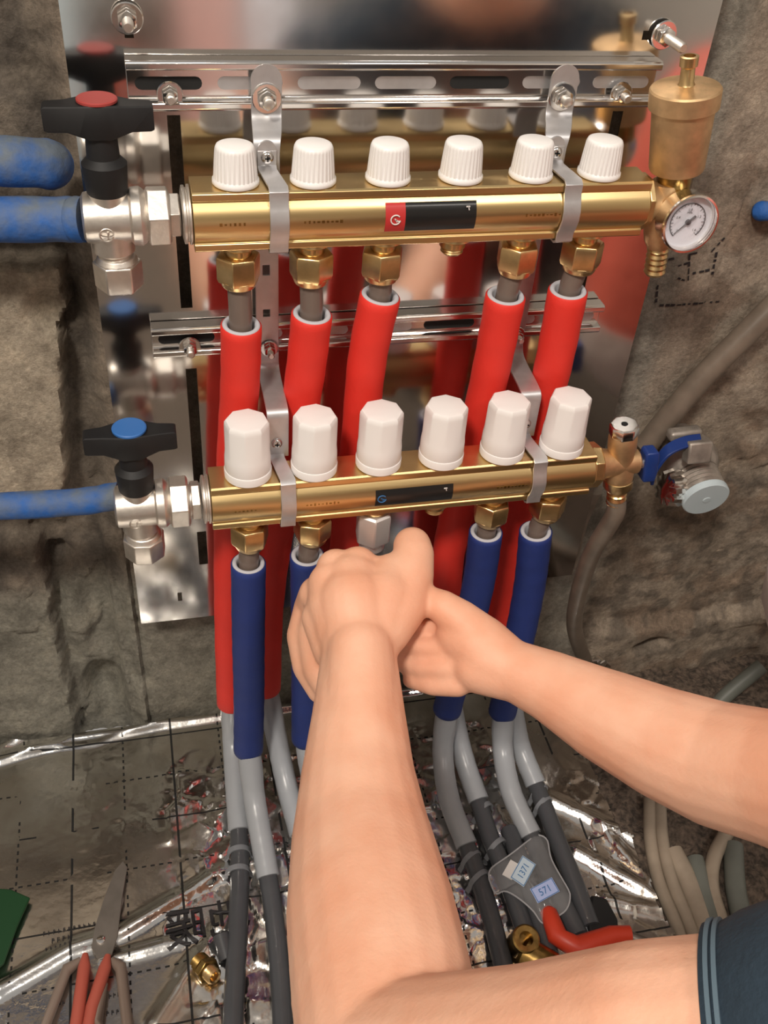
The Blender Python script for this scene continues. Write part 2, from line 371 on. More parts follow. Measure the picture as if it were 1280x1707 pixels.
# (object coordinates of the child start at the parent's base, so redo the offset)
FB = Vector((100, -150, -625)); M['foil'].node_tree.nodes['Mapping'].inputs['Location'].default_value = (-(_ox-FB.x)*.001, -(_oy-FB.y)*.001, 0)
fb.build('foil_sheet', 'foil', foil, smooth=60)
MB().box((10, -165, -617), (338, 232, 8)).build('foam_board', mat('foam_board', (.45, .43, .40), .8), foil)
def on_foil(px, py, lift=1.0):
    p = AZ(px, py, -603); return Vector((p.x, p.y, -605+foil_h(p.x, p.y)+lift))
p0 = AZ(340, 1548, -599)
ch = MB(); t1 = text_mb('地暖', 39, (p0.x+43, p0.y-4, 0), (1, .07, 0), (-.05, 1, 0), mirror=True)
for v in t1.v: v.z = -605+foil_h(v.x, v.y)+1.2
t1.build('printed_characters', 'ink', foil, smooth=0)
random.seed(3)                                # unreadable small print, one part per mark
for (a, b, n, w) in (((68, 1556), (160, 1538), 11, 5), ((82, 1568), (118, 1560), 4, 6), ((72, 1582), (120, 1572), 6, 3.5), ((78, 1676), (108, 1670), 4, 5), ((178, 1660), (200, 1655), 3, 5), ((165, 1690), (215, 1682), 6, 5)):
    for i in range(n):
        t = (i+.5)/n; p = on_foil(a[0]+(b[0]-a[0])*t, a[1]+(b[1]-a[1])*t, .8); s_ = w*.36; u1 = random.uniform(-.3, .3)*s_
        pm = MB(); pm.add([(p.x-.35, p.y-s_, p.z), (p.x+.35, p.y-s_, p.z), (p.x+.35, p.y+s_, p.z), (p.x-.35, p.y+s_, p.z), (p.x+.35, p.y+u1-.3, p.z), (p.x+s_, p.y+u1-.3, p.z), (p.x+s_, p.y+u1+.4, p.z), (p.x+.35, p.y+u1+.4, p.z)], [(0, 1, 4, 7, 2, 3), (4, 5, 6, 7)])
        if random.random() < .6: pm.add([(p.x-.35, p.y+s_-.6, p.z+.01), (p.x+s_*.8, p.y+s_-.6, p.z+.01), (p.x+s_*.8, p.y+s_, p.z+.01), (p.x-.35, p.y+s_, p.z+.01)], [(0, 1, 2, 3)])
        pm.build('small_print', 'ink', foil, smooth=0)

# loose dirt on the right-hand floor
dh = heightfield(345, 760, -420, 75, 5, lambda x, y: 7*abs(fbm(x/14, y/14, 3))+9*abs(fbm(x/50, y/50, 1)), lambda x, y, h: (x, y, -626+h))
tag(dh.build('rubble', mat('brown_rubble', (.17, .125, .095), .95, 0, 0, .006, .003, .004, col2=(.05, .038, .03), detail=8), smooth=60), 'loose brown rubble and dust on the floor right of the foil mat', 'rubble', kind='stuff')
# ---------------------------------------------------------------- steel back plate
YP = 50
plate = thing('steel_back_plate', 'tall shiny steel back plate behind both brass manifolds, with long slots', 'back plate', (120, YP, -427))
def slot_plate(x0, x1, z0, z1, holes, y, th):
    """sheet with rectangular openings, cut into cells"""
    xs = sorted({x0, x1}|{h[0] for h in holes}|{h[1] for h in holes}); zs = sorted({z0, z1}|{h[2] for h in holes}|{h[3] for h in holes})
    b = MB(); N = {}; bm_v = []; F_ = []
    def vid(x, z, k):
        key = (x, z, k)
        if key not in N: N[key] = len(bm_v); bm_v.append((x, y+k*th, z))
        return N[key]
    def hole(xa, xb, za, zb): return any(h[0] <= xa and xb <= h[1] and h[2] <= za and zb <= h[3] for h in holes)
    cells = {(i, j) for i in range(len(xs)-1) for j in range(len(zs)-1) if not hole(xs[i], xs[i+1], zs[j], zs[j+1])}
    for i, j in cells:
        a, b_, c, d = xs[i], xs[i+1], zs[j], zs[j+1]
        F_.append((vid(a, c, 0), vid(b_, c, 0), vid(b_, d, 0), vid(a, d, 0))); F_.append((vid(a, c, 1), vid(a, d, 1), vid(b_, d, 1), vid(b_, c, 1)))
        for di, dj, (p, q) in ((-1, 0, ((a, c), (a, d))), (1, 0, ((b_, c), (b_, d))), (0, -1, ((a, c), (b_, c))), (0, 1, ((a, d), (b_, d)))):
            if (i+di, j+dj) not in cells: F_.append((vid(*p, 0), vid(*q, 0), vid(*q, 1), vid(*p, 1)))
    return b.add(bm_v, F_)
holes = [(-38.5, -30, -95, 46), (-38.5, -30, -262, -148), (-39, -31, -358, -318), (-61, -57, -402, -391), (-60.5, -55, 93, 103), (286, 300, 94, 100),
         (276, 284, -95, 46), (276, 284, -262, -148), (100, 128, 92-34, 92-26)]
pm_ = bpy.data.materials.new('brushed_steel'); pm_.use_nodes = True; nt = pm_.node_tree; b = nt.nodes['Principled BSDF']
b.inputs['Base Color'].default_value = (.74, .72, .70, 1); b.inputs['Metallic'].default_value = 1; b.inputs['Roughness'].default_value = .17; 
tc = nt.nodes.new('ShaderNodeTexCoord'); mp = nt.nodes.new('ShaderNodeMapping'); mp.inputs['Scale'].default_value = (1, 1, .22)
n = nt.nodes.new('ShaderNodeTexNoise'); n.inputs['Scale'].default_value = 9; n.inputs['Detail'].default_value = 1.5
bp = nt.nodes.new('ShaderNodeBump'); bp.inputs['Distance'].default_value = .0010; bp.inputs['Strength'].default_value = 1
n2 = nt.nodes.new('ShaderNodeTexNoise'); n2.inputs['Scale'].default_value = 60; rr = nt.nodes.new('ShaderNodeMapRange'); rr.inputs[3].default_value = .08; rr.inputs[4].default_value = .15
for a_, c_ in ((tc.outputs['Object'], mp.inputs[0]), (mp.outputs[0], n.inputs[0]), (n.outputs[0], bp.inputs['Height']), (bp.outputs[0], b.inputs['Normal']), (tc.outputs['Object'], n2.inputs[0]), (n2.outputs[0], rr.inputs[0]), (rr.outputs[0], b.inputs['Roughness'])): nt.links.new(a_, c_)
M['steel'] = pm_
sp = slot_plate(-97, 340, -427, 200, holes, YP, 1.5); sp.build('sheet', 'steel', plate, smooth=0)
for nm, z in (('upper', 0), ('lower', 0)): pass
# ---------------------------------------------------------------- rails
def rail(x0, x1, zc, h, label):
    r = thing('mounting_rail', label, 'rail', ((x0+x1)/2, YP, zc-h/2), 'horizontal mounting rails')
    y0 = YP-1; d = 11; b = MB()
    # C channel: rolled top lip, recessed slotted web, bottom lip
    prof = [(y0, h/2), (y0-d, h/2), (y0-d-1.5, h/2-1.5), (y0-d-1.5, h/2-5), (y0-d, h/2-6), (y0-5, h/2-6.5), (y0-5, -h/2+6.5), (y0-d, -h/2+6), (y0-d-1.5, -h/2+5), (y0-d-1.5, -h/2+1.5), (y0-d, -h/2), (y0, -h/2)]
    b.prism([(x0, y, zc+z) for y, z in prof], (x1-x0, 0, 0)); b.build('channel', 'chrome', r, bevel=.5)
    n = int((x1-x0)/46)
    for i in range(n):
        xc = x0+(i+.5)*(x1-x0)/n; s = MB()
        s.prism([(xc+17*cx+4*math.cos(t), y0-5.3, zc+4*math.sin(t)) for cx, t in [(1 if k < 7 else -1, -math.pi/2+math.pi*k/6 if k < 7 else math.pi/2+math.pi*(k-7)/6) for k in range(14)]], (0, .6, 0))
        s.build('slot', 'dark' if (i*7) % 4 == 0 else 'strap', r, smooth=0)
    return r
rail(-62, 300, 68, 31, 'upper chrome C-profile rail above the top manifold')
rail(-62, 299, -117, 25, 'lower chrome C-profile rail crossing behind the red sleeves')
def bolt(p, a, label, grp, r=6, L=12, name='hex_bolt'):
    t = thing(name, label, 'bolt', p, grp); p = Vector(p); a = Vector(a).normalized()
    MB().lathe(p, a, [(0, r*1.45), (.8, r*1.5), (1.6, r*1.4)], 28).build('washer', 'chrome', t)
    MB().hexn(p+a*1.6, a, 5, r).build('nut', 'chrome', t, bevel=.3)
    MB().lathe(p+a*6, a, [(0, r*.55)]+[(1+i*.6, r*(.55 if i % 2 else .48)) for i in range(int((L-6)/.6))]+[(L-5, r*.4)], 18).build('thread', 'nickel', t)
    return t
ax_ = (0, -1, 0)
bolt((-36, 40, 62.5), ax_, 'hex bolt through the left end of the upper rail', 'rail bolts', 5.5)
bolt((274, 40, 61.5), ax_, 'hex bolt through the right end of the upper rail, left of the brass air vent', 'rail bolts', 5.5)
bolt((-34.5, 40, -122), ax_, 'hex bolt through the left end of the lower rail', 'rail bolts', 5.5)
bolt((-58, YP-2, 105), (0, -1, -.12), 'expansion bolt in the top left corner of the steel plate, over a black slot', 'wall anchor bolts', 6.5, 14, 'anchor_bolt')
bolt((300.5, YP-2, 98), (.1, -1, -.05), 'long expansion bolt in the top right corner of the plate, above the brass air vent', 'wall anchor bolts', 6.5, 26, 'anchor_bolt')

# ---------------------------------------------------------------- brass manifolds
def section(y0, z0):
    s = [(13, 20), (-13, 20), (-14.5, 18.8), (-14.5, 14.5), (-13.2, 13.4)]
    for k in range(9):
        t = math.radians(46-k*92/8*1.0); s.append((-19.5*math.cos(t)*1.0, 18*math.sin(t)))
    s += [(-13.2, -14), (-14.5, -15), (-14.5, -19), (-13, -20), (13, -20), (14.5, -19), (14.5, -15)]
    for k in range(7):
        t = math.radians(-46+k*92/6); s.append((19.5*math.cos(t), 18*math.sin(t)))
    s += [(14.5, 15), (14.5, 19)]
    return [(y0+y, z0+z) for y, z in s]
def manifold(x0, x1, y0, z0, label, ports, nuts, which):
    t = thing('brass_manifold', label, 'manifold', ((x0+x1)/2, y0, z0-22), 'brass heating manifolds')
    b = MB(); b.prism([(x0, y, z) for y, z in section(y0, z0)], (x1-x0, 0, 0)); b.build('body', 'brass', t, smooth=25, bevel=.4)
    # engraved row of tiny marks
    for xa, n in ((ports[0]-12, 6), (ports[1]-8, 9), (ports[4]-6, 9)):
        e = MB(); random.seed(int(xa)+n)
        for i in range(n):
            x = xa+i*3; e.box((x, y0-19.45, z0+1), (random.uniform(.5, 1), .12, random.uniform(.3, 1.2)))
        e.build('engraving', 'brass_old', t, smooth=0)
    for i, x in enumerate(ports):
        o = MB(); o.lathe((x, y0, z0-19), (0, 0, -1), [(0, 13), (2.5, 13.5), (4, 11.5), (5, 9.2), (9, 9.2), (10, 8)], 32); oo = o.build('outlet', 'brass_nut', t)
        if i in nuts:
            n = MB(); zt = z0-28
            n.lathe((x, y0, zt), (0, 0, -1), [(0, 12.5), (1, 14.6), (3, 15.4), (17, 15.4), (20, 14.2)], 6, rot=.35+.5*i)
            n.lathe((x, y0, zt-18), (0, 0, -1), [(0, 13.5), (5.5, 11.5), (6.5, 9)], 28)
            n.build('compression_nut', 'brass_nut', t, bevel=.5)
        else:
            n = MB(); n.lathe((x, y0, z0-28), (0, 0, -1), [(0, 8)]+[(.5+j*.9, 7.6 if j % 2 else 8.1) for j in range(5)]+[(6, 6.2)], 26); n.build('threaded_stub', 'brass_nut', t)
        if which == 'upper':
            k = MB(); N = 192
            rib = lambda th, i_: 1 if i_ in (0, 1, 2, 3, 7, 8, 9) else 1+.015*(1 if math.sin(th*30) > 0 else -1)
            k.lathe((x, y0, z0+20.5), (0, 0, 1), [(0, 14.6), (.6, 15.1), (2.8, 15.0), (3.8, 14.0), (4.4, 13.9), (15, 13.1), (21.5, 12.5), (22.6, 12.4), (24.2, 11.6), (24.8, 10)], N, rib)
            k.build('ribbed_cap', 'knob', t, smooth=50)
        else:
            k = MB(); N = 96
            fac = lambda th, i_: (1 if i_ < 8 else math.cos(math.pi/8)*1.055/math.cos(((th+.2) % (math.pi/4))-math.pi/8) if i_ > 8 else 1.01)
            k.lathe((x, y0, z0+20.5), (0, 0, 1), [(0, 16.8), (.8, 17.5), (6.6, 17.7), (7.4, 17.4), (7.5, 16.9), (8.5, 17.2), (18, 17.0), (20, 16.8), (23, 16.3), (44.5, 15.6), (47.6, 15.3), (49.0, 14.4), (49.6, 12.4)], N, fac)
            k.build('valve_knob', 'knob', t, smooth=28)
    return t
px_u = [0, 50, 100, 150, 200, 250]; px_l = [-1, 49, 99, 149, 199, 249]
mu = manifold(-29, 285, 0, 0, 'upper brass manifold with six low ribbed white caps and a red and black label', px_u, (0, 1, 2, 4, 5), 'upper')
YL, ZL = -36, -209.5
ml = manifold(-30, 276, YL, ZL, 'lower brass manifold with six tall faceted white knobs and a plain black label', px_l, (0, 1, 4, 5), 'lower')
def label(t, xa, xr, xb, y0, z0, zt, zb, first):
    def pan(x0, x1, m, nm, extra=.25):
        b = MB(); R = []
        for k in range(9):
            z = zt+(zb-zt)*k/8; y = -19.5*math.cos(math.asin(max(-1, min(1, z/18))))-extra
            R.append((y, z))
        pts = [(x0, y0+y, z0+z) for y, z in R]+[(x0, y0+y+.2, z0+z) for y, z in R[::-1]]
        b.prism(pts, (x1-x0, 0, 0)); return b.build(nm, m, t, smooth=60)
    lb = pan(xa, xr, first, 'label_emblem'); pan(xr, xb, 'label', 'label')
    xc = (xa+xr)/2; ring = MB()
    m_ = 'white' if first == 'inkred' else 'inkblue'
    ring.sweep([Vector((xc+3.2*math.cos(a), y0-20.1, z0+1+3.2*math.sin(a))) for a in [-.2-2*math.pi*.86*i/24 for i in range(25)]], [(i/24, .45) for i in range(25)], 8)
    ring.box((xc+.3, y0-20.1, z0+.6), (.4, .25, 1.4), (.8, 0, .6), (0, 1, 0), (-.6, 0, .8)); ring.box((xc+1.6, y0-20.1, z0+.2), (1.8, .25, .35), (.9, 0, -.4), (0, 1, 0), (.4, 0, .9))
    ring.build('emblem', m_, t)
    c = MB(); c.box((xb-6.5, y0-19.6, z0+zt-2.4), (1.3, .3, .4)); c.box((xb-5.9, y0-19.6, z0+zt-3.6), (.3, .3, 1.3), (1, 0, .3), (0, 1, 0), (-.3, 0, 1)); c.build('corner_mark', 'white', t)
label(mu, 95.5, 109, 158, 0, 0, 11, -8, 'inkred')
label(ml, 94, 104, 156, YL, ZL, 8, -7, 'label')
# ---------------------------------------------------------------- brackets
def screw(t, p, r=4.2, m='chrome'):
    s = MB(); s.lathe(p, (0, -1, 0), [(0, r), (1.4, r), (2.6, r*.8), (3.2, r*.45)], 20); o = s.build('screw', m, t)
    x = MB(); q = Vector(p)+Vector((0, -3.1, 0)); x.box(q, (r*.45, .4, .5)); x.box(q, (.5, .4, r*.45)); c = x.build('screw_recess', 'dark', t, smooth=0); c.parent = o
def clamp(t, x, y0, z0, tab, xs=0, w=12.5):
    pts = [(18, tab+8), (18, 30), (18, 24), (14, 22.2), (-13, 22.2), (-16.2, 20), (-16.4, 14), (-18.5, 9), (-20.8, 3), (-21, -3), (-18.6, -10), (-16.4, -14), (-16.4, -20), (-13, -22.2), (6, -22.4)]
    P = [(x+(xs*(1 if i > 3 else 0)), y0+y, z0+z) for i, (y, z) in enumerate(pts)]
    strip(P, w, 1.6).build('clamp_band', 'strap', t, smooth=50, bevel=.3)
    MB().lathe((x, y0+19.5, z0+tab+8), (0, -1, 0), [(0, w/2), (2.2, w/2)], 28).build('clamp_tab', 'strap', t)
    screw(t, (x, y0+17, z0+tab+4))
def upper_bracket(x, sk, lab):
    t = thing('pipe_bracket', lab, 'bracket', (x, 30, -30), 'steel clamp brackets')
    pth = cr([(x, 37, 72), (x, 37, 60), (x+sk*.1, 36, 50), (x+sk*.4, 28, 43), (x+sk*.8, 21.5, 38), (x+sk, 20.5, 30), (x+sk, 20.5, 18)], 5)
    n = len(pth); strip(pth, [20-2.5*sm(.3, .8, i/n) for i in range(n)], 2).build('arm', 'strap', t, smooth=50, bevel=.4)
    MB().lathe((x, 38, 72), (0, -1, 0), [(0, 10), (2, 10)], 32).build('arm_tab', 'strap', t)
    clamp(t, x+sk, 0, 0, 26, xs=3 if sk <= 0 else 3)
    return t
upper_bracket(25, -2.5, 'left steel bracket clamping the upper manifold between the first two white caps')
upper_bracket(229, -6, 'right steel bracket clamping the upper manifold between the last two white caps')
bolt((25, 36, 61), ax_, 'large hex bolt fixing the left upper bracket to the top rail', 'bracket bolts', 6.5)
bolt((228.5, 36, 61), ax_, 'large hex bolt fixing the right upper bracket to the top rail', 'bracket bolts', 6.5)
def lower_bracket(x, lab):
    t = thing('pipe_bracket', lab, 'bracket', (x, 0, ZL-25), 'steel clamp brackets')
    b = slot_plate(x-8.5, x+8.5, -140, -12, [(x-3, x+2, -64, -56), (x-3, x+2, -98, -92)], 36, 2)
    b.build('perforated_bar', 'strap', t, smooth=0, bevel=.4)
    pth = cr([(x, 35, -128), (x, 34, -138), (x, 24, -143.5), (x, -5, -146), (x, -15, -147.5)], 5)+[Vector((x, -17.5, -149.5)), Vector((x, -18.2, -153)), Vector((x, -18.2, -188))]
    strip(pth, 16.5, 2).build('arm', 'strap', t, smooth=50, bevel=.4)
    clamp(t, x-1, YL, ZL, 31, xs=4, w=11.5)
    bolt((x+1, 35, -124.5), ax_, 'small hex bolt fixing the %s lower bracket to the lower rail' % ('left' if x < 100 else 'right'), 'bracket bolts', 4.5)
lower_bracket(24, 'left steel bracket reaching forward to clamp the lower manifold between the first two knobs')
lower_bracket(224, 'right steel bracket reaching forward to clamp the lower manifold between the last two knobs')

# ---------------------------------------------------------------- ball valves
def ball_valve(xc, x1, y0, z0, label, disc, bar_z, low):
    """xc: axis of the stem, x1: manifold end"""
    t = thing('ball_valve', label, 'valve', (xc, y0, z0-55), 'nickel ball valves')
    w = x1-xc
    b = MB(); b.lathe((xc-17, y0, z0), (1, 0, 0), [(0, 13), (1.5, 15.5), (4, 16), (29, 16), (30.5, 18), (34, 18.5), (36, 18.5), (38, 17), (40, 15)], 40)
    b.lathe((xc, y0, z0), (0, 0, 1), [(0, 12), (18, 12), (20, 10.5)], 32)
    b.lathe((xc, y0, z0-8), (0, 0, -1), [(0, 13.5), (14, 13.5), (16, 11), (20, 10.5)], 32)
    b.build('body', 'nickel', t)
    u = MB(); u.lathe((xc+22.5, y0, z0), (1, 0, 0), [(0, 17), (1.2, 19.6), (13.5, 19.6), (14.8, 17)], 6, rot=.25); u.build('union_nut', 'nickel', t, bevel=.6)
    v = MB(); v.lathe((xc+36, y0, z0), (1, 0, 0), [(0, 12.5), (w-46, 12.5)], 30); v.hexn((xc+36+w-50, y0, z0), (1, 0, 0), 7, 15.2, rot=.1)
    v.lathe((x1-6, y0, z0), (1, 0, 0), [(0, 15), (.8, 18.5), (2.6, 18.5), (3, 17), (4, 17), (4.3, 19), (5.8, 19), (6.2, 17.5)], 36); v.build('tailpiece', 'nickel', t, bevel=.3)
    n = MB(); n.lathe((xc+1, y0, z0-29), (0, 0, -1), [(0, 13), (1.2, 16), (18, 16), (20, 14.5)], 6 if not low else 8, rot=.5)
    n.lathe((xc+1, y0, z0-26), (0, 0, -1), [(0, 12), (4, 14)], 28)
    n.build('compression_nut', 'nickel', t, bevel=.8)
    s = MB(); s.lathe((xc, y0, z0+15), (0, 0, 1), [(0, 11), (2, 12.6), (16, 13.6), (20, 13.8), (22, 12), (24, 10), (bar_z-z0-15-4, 9.2)], 32, lambda th, i: 1+.01*(math.sin(th*16) > 0) if i in (2, 3) else 1)
    s.build('stem_sleeve', 'black', t)
    h = MB(); zt = bar_z; H = 7.6
    out = [(-32, -6), (-32, 6), (-20, 7.2), (-12, 9.5), (-6, 11.5), (6, 11.5), (12, 9.5), (20, 7.2), (32, 6), (32, -6), (20, -7.2), (12, -9.5), (6, -11.5), (-6, -11.5), (-12, -9.5), (-20, -7.2)]
    def inf(x, z):
        return (xc+x, z)
    R = []
    for zz, k in ((-H, .93), (-H+1.2, 1), (H-1.2, 1), (H, .94)):
        lift = 0
        R.append([Vector((xc+x*k, y0+y*k, zt+zz+(2.5*(1-min(1, abs(x)/24)) if zz > 0 else -5*(1-min(1, abs(x)/20))))) for x, y in out])
    h.rings(R); hh = h.build('wing_handle', 'black', t, bevel=.5)
    d = MB(); d.lathe((xc, y0, zt+H+1.6), (0, 0, 1), [(0, 12), (1.3, 12), (1.9, 11.2)], 36); d.build('coloured_disc', disc, t)
    # embossed ring mark on the body
    e = MB(); a0 = (xc-3, y0-16.1, z0-5)
    e.sweep([Vector((a0[0]+4.2*math.cos(a), a0[1]+.4*abs(math.sin(a)), a0[2]+4.2*math.sin(a))) for a in [-.3-2*math.pi*.85*i/20 for i in range(21)]], [(i/20, .5) for i in range(21)], 8)
    e.box((a0[0]+.8, a0[1]-.1, a0[2]-.3), (.5, .4, 2), (1, 0, 0), (0, 1, 0)); e.build('embossed_mark', 'nickel', t)
ball_valve(-80, -29.5, 0, 0, 'upper nickel ball valve left of the top manifold, black wing handle with red disc', 'reddisc', 63, False)
ball_valve(-83, -30.5, YL, ZL, 'lower nickel ball valve left of the bottom manifold, black wing handle with blue disc', 'bluedisc', -149, True)
# ---------------------------------------------------------------- blue supply pipes on the left
def ppr(pts, r, lab):
    P = cr(pts, 8); n = 30; b = MB(); b.sweep(P, [(0, r*.7), (0, r)]+[(i/n, r*(1+.02*math.sin(i))) for i in range(1, n)]+[(1, r), (1, r*.7)], 28)
    tag(b.build('supply_pipe', 'ppr'), lab, 'pipe', 'dusty blue supply pipes')
def Q(px, py, y): return AY(px, py, y)
b = MB()
ppr([Q(-420, 250, 38), Q(30, 270, 38), Q(88, 276, 46)], 15.5, 'thick short dusty blue pipe stub at the left edge, beside the black wing handle')
ppr([Q(-420, 368, 22), Q(60, 366, 22), Q(140, 366, 16)], 14.5, 'thick dusty blue pipe running into the back of the upper ball valve')
ppr([Q(-420, 860, -10), Q(80, 840, -14), Q(200, 826, -20)], 10.5, 'thinner bright blue pipe running into the lower ball valve')
ppr([Q(1600, 352, 62), Q(1300, 352, 66), Q(1272, 352, 78)], 8, 'blue pipe end just showing at the right edge, on the wall beside the gauge')

# ---------------------------------------------------------------- air vent, gauge, tee
TX = 305
tee = thing('brass_tee', 'brass tee closing the right end of the upper manifold, with a drain spout', 'fitting', (TX, 0, -62))
b = MB(); b.lathe((285, 0, 0), (1, 0, 0), [(0, 17), (.5, 19.5), (4.5, 19.8), (5, 17.5)], 8, rot=.39); b.build('end_flange', 'brass_nut', tee, bevel=.5)
b = MB(); b.lathe((289, 0, 0), (1, 0, 0), [(0, 17), (6, 14), (12, 12), (24, 11)], 30); ax = Vector((9, 0, -84)).normalized()
b.lathe((304.5, 0, 14), ax, [(0, 11), (12, 12.5), (34, 12.5), (44, 11), (50, 8)], 30); b.build('body', 'brass_cast', tee)
b = MB(); b.lathe((310, 0, -32), ax, [(0, 7.5), (5, 7.5)]+[(6+i*2.2, 7.2 if i % 2 else 8.2) for i in range(9)]+[(26, 6.5), (26.2, 4.5), (20, 4.4)], 24); b.build('spout', 'brass_nut', tee)
vent = thing('air_vent', 'brass pot-shaped automatic air vent standing above the pressure gauge', 'air vent', (306, 0, 10))
va = Vector((-9, 0, 58)).normalized()
b = MB(); b.lathe((309, 0, 20), va, [(0, 9), (2, 15.5), (3.2, 18.5), (5, 19.2), (44, 21), (46, 21)], 48); b.build('pot', 'brass_cast', vent)
b = MB(); b.lathe((310.5, 0, 8), va, [(0, 12), (8, 12.5), (13, 12)], 12); b.build('neck', 'brass_old', vent, bevel=.4)
b = MB(); b.lathe(Vector((309, 0, 20))+va*46, va, [(0, 21), (.6, 23.6), (12, 23.8), (13.2, 22.8), (14.5, 12), (15, 5)], 48); b.build('lid', 'brass_cast', vent)
b = MB(); b.lathe(Vector((309, 0, 20))+va*60, va, [(0, 6.5), (2, 5), (12, 4.6), (13, 6), (19, 6.2), (19.3, 4), (15, 3.6)], 20); b.build('vent_stem', 'brass_nut', vent)
gc = AY(1145, 369, -22); gn = Vector((.02, -1, .04)).normalized()
gauge = thing('pressure_gauge', 'round white pressure gauge with chrome rim at the right end of the upper manifold', 'gauge', tuple(gc+Vector((0, 10, -21))))
GX = gn.cross(Vector((0, 0, 1))).normalized()*-1; GX = Vector((1, 0, 0)); GX = (GX-gn*GX.dot(gn)).normalized(); GZ = GX.cross(gn); GZ = GZ if GZ.z > 0 else -GZ
b = MB(); b.lathe(gc-gn*12, gn, [(0, 10), (1, 17), (3, 20), (15, 20.6), (16.5, 21.4), (18, 21), (18.3, 19.6), (17, 18.8), (12, 18.6)], 56, cap=(True, False)); b.build('case', 'chrome', gauge)
b = MB(); b.lathe(gc-gn*0.2, gn, [(0, 18.8), (.8, 18.8)], 48); dial = b.build('dial', 'dial', gauge, smooth=30)
def gp(r, a, l=1.0): a = math.radians(a); return gc+gn*l+(GX*math.cos(a)+GZ*math.sin(a))*r
b = MB(); arc = [gp(13.4, 228-i*276/40) for i in range(41)]; b.sweep(arc, [(i/40, .38) for i in range(41)], 6); b.build('scale_arc', 'ink', gauge)
b = MB()
for i in range(25):
    a = 228-i*276/24; l = 2.6 if i % 4 == 0 else 1.3; b.sweep([gp(13.4, a), gp(13.4-l, a)], [(0, .16), (1, .16)], 4)
b.build('scale_ticks', 'ink', gauge)
for i, s_ in enumerate(('0', '0.4', '0.8', '1.2', '1.6')):
    a = 222-i*264/4; p = gp(9.0, a, .9); tb_ = text_mb(s_, 2.7, p-GZ*1, GX, GZ, .15, align='CENTER'); tb_.build('numeral', 'ink', gauge, smooth=0)
text_mb('MPa', 2.4, gp(6, 90, .9), GX, GZ, .15, align='CENTER').build('unit_mark', 'ink', gauge, smooth=0)
b = MB(); b.sweep([gp(12.5, 222, 1.8), gp(0, 0, 1.8), gp(6.5, 42, 1.8)], [(0, .22), (.55, .6), (.7, .8), (1, .8)], 6); b.lathe(gc+gn*1, gn, [(0, 2), (1.4, 2), (1.6, 1.4)], 20); b.build('needle', 'ink', gauge)
b = MB(); b.lathe(gc+gn*6, gn, [(0, 18.6), (.4, 18.6)], 40); b.build('glass', mat('gauge_glass', (1, 1, 1), .03, trans=1, alpha=.12), gauge)
b = MB(); b.sweep([gc-gn*8, gc-gn*16+Vector((-4, 0, 1)), Vector((312, 0, -6))], [(0, 6), (.4, 6), (.45, 7), (.8, 7), (1, 6)], 12); b.build('gauge_stem', 'brass_nut', gauge)

# ---------------------------------------------------------------- drain end of the lower manifold
dr = thing('drain_tee', 'brass drain tee on the right end of the lower manifold, blue handle, silver plug', 'drain valve', (309, YL, ZL-62))
dx = Vector((12, 0, -84)).normalized(); dc = Vector((306, YL, ZL))
b = MB(); b.hexn((276, YL, ZL), (1, 0, 0), 9, 19, rot=.1, seg=8); b.build('hex_collar', 'brass_nut', dr, bevel=.5)
b = MB(); b.lathe((284, YL, ZL), (1, 0, 0), [(0, 15), (8, 12.5), (20, 11), (36, 10.5), (38, 8)], 28); b.lathe(dc-dx*30, dx, [(0, 10.5), (4, 11.8), (14, 11.8), (18, 10.5), (34, 11), (38, 12.2), (46, 12)], 28); b.build('body', 'brass_cast', dr)
b = MB(); b.lathe(dc+dx*16, dx, [(0, 11), (1, 12.5), (9, 12.5), (14, 9), (17, 7.5)]+[(18+i*2.4, 7.6 if i % 2 else 8.6) for i in range(6)]+[(33, 6.5)], 24); b.build('hose_barb', 'brass_nut', dr)
b = MB(); b.lathe(dc-dx*29, -dx, [(0, 11), (1, 12), (9, 12), (10.5, 11)], 8, rot=.3); pl = b.build('plug', 'chrome', dr, bevel=.8)
b = MB(); b.lathe(dc-dx*39.6, -dx, [(0, 2.8), (.3, 2.6)], 16); h_ = b.build('plug_hole', 'dark', dr); h_.parent = pl; h_['_'] = 0
del h_['_']
b = MB(); b.lathe((321, YL, ZL-2), (1, 0, -.1), [(0, 5), (6, 5), (6.5, 3.5)], 18); b.build('spindle', 'nickel', dr)
b = MB(); R = []
for xx, k in ((326, .85), (328, 1), (337, 1.0), (339, .8)):
    R.append([Vector((xx+ (p[1]*-.10), YL+p[0]*k, ZL-4+p[1]*k)) for p in [(-6, 15), (6, 15), (7.5, 6), (6, 0), (7.5, -6), (6, -16), (-6, -16), (-7.5, -6), (-6, 0), (-7.5, 6)]])
b.rings(R); b.build('handle', 'bluep', dr, bevel=1)
def hose(pts, r, m, lab, cat='hose', name='hose', grp=None, seg=18, n=24):
    P = cr(pts, 10); b = MB(); b.sweep(P, [(0, r)]+[(i/n, r) for i in range(1, n)]+[(1, r)], seg); return tag(b.build(name, m), lab, cat, grp)
hose([dc+dx*40, dc+dx*60, Q(985, 925, -20), Q(962, 1000, 0), Q(958, 1050, 20), Q(975, 1103, 45)], 8.3, 'hose', 'dull translucent hose hanging from the brass drain tee down to the wall foot')
hose([Q(1300, 500, 58), Q(1240, 560, 58), Q(1170, 630, 60), Q(1110, 700, 62), Q(1075, 745, 63)], 11, 'hose', 'grey-brown conduit running diagonally up the wall right of the plate', 'conduit', 'wall_conduit')
hose([Q(990, 815, 64), Q(965, 870, 66), Q(948, 940, 66)], 9, 'hose', 'short grey conduit on the wall right of the last blue sleeve', 'conduit', 'wall_conduit')
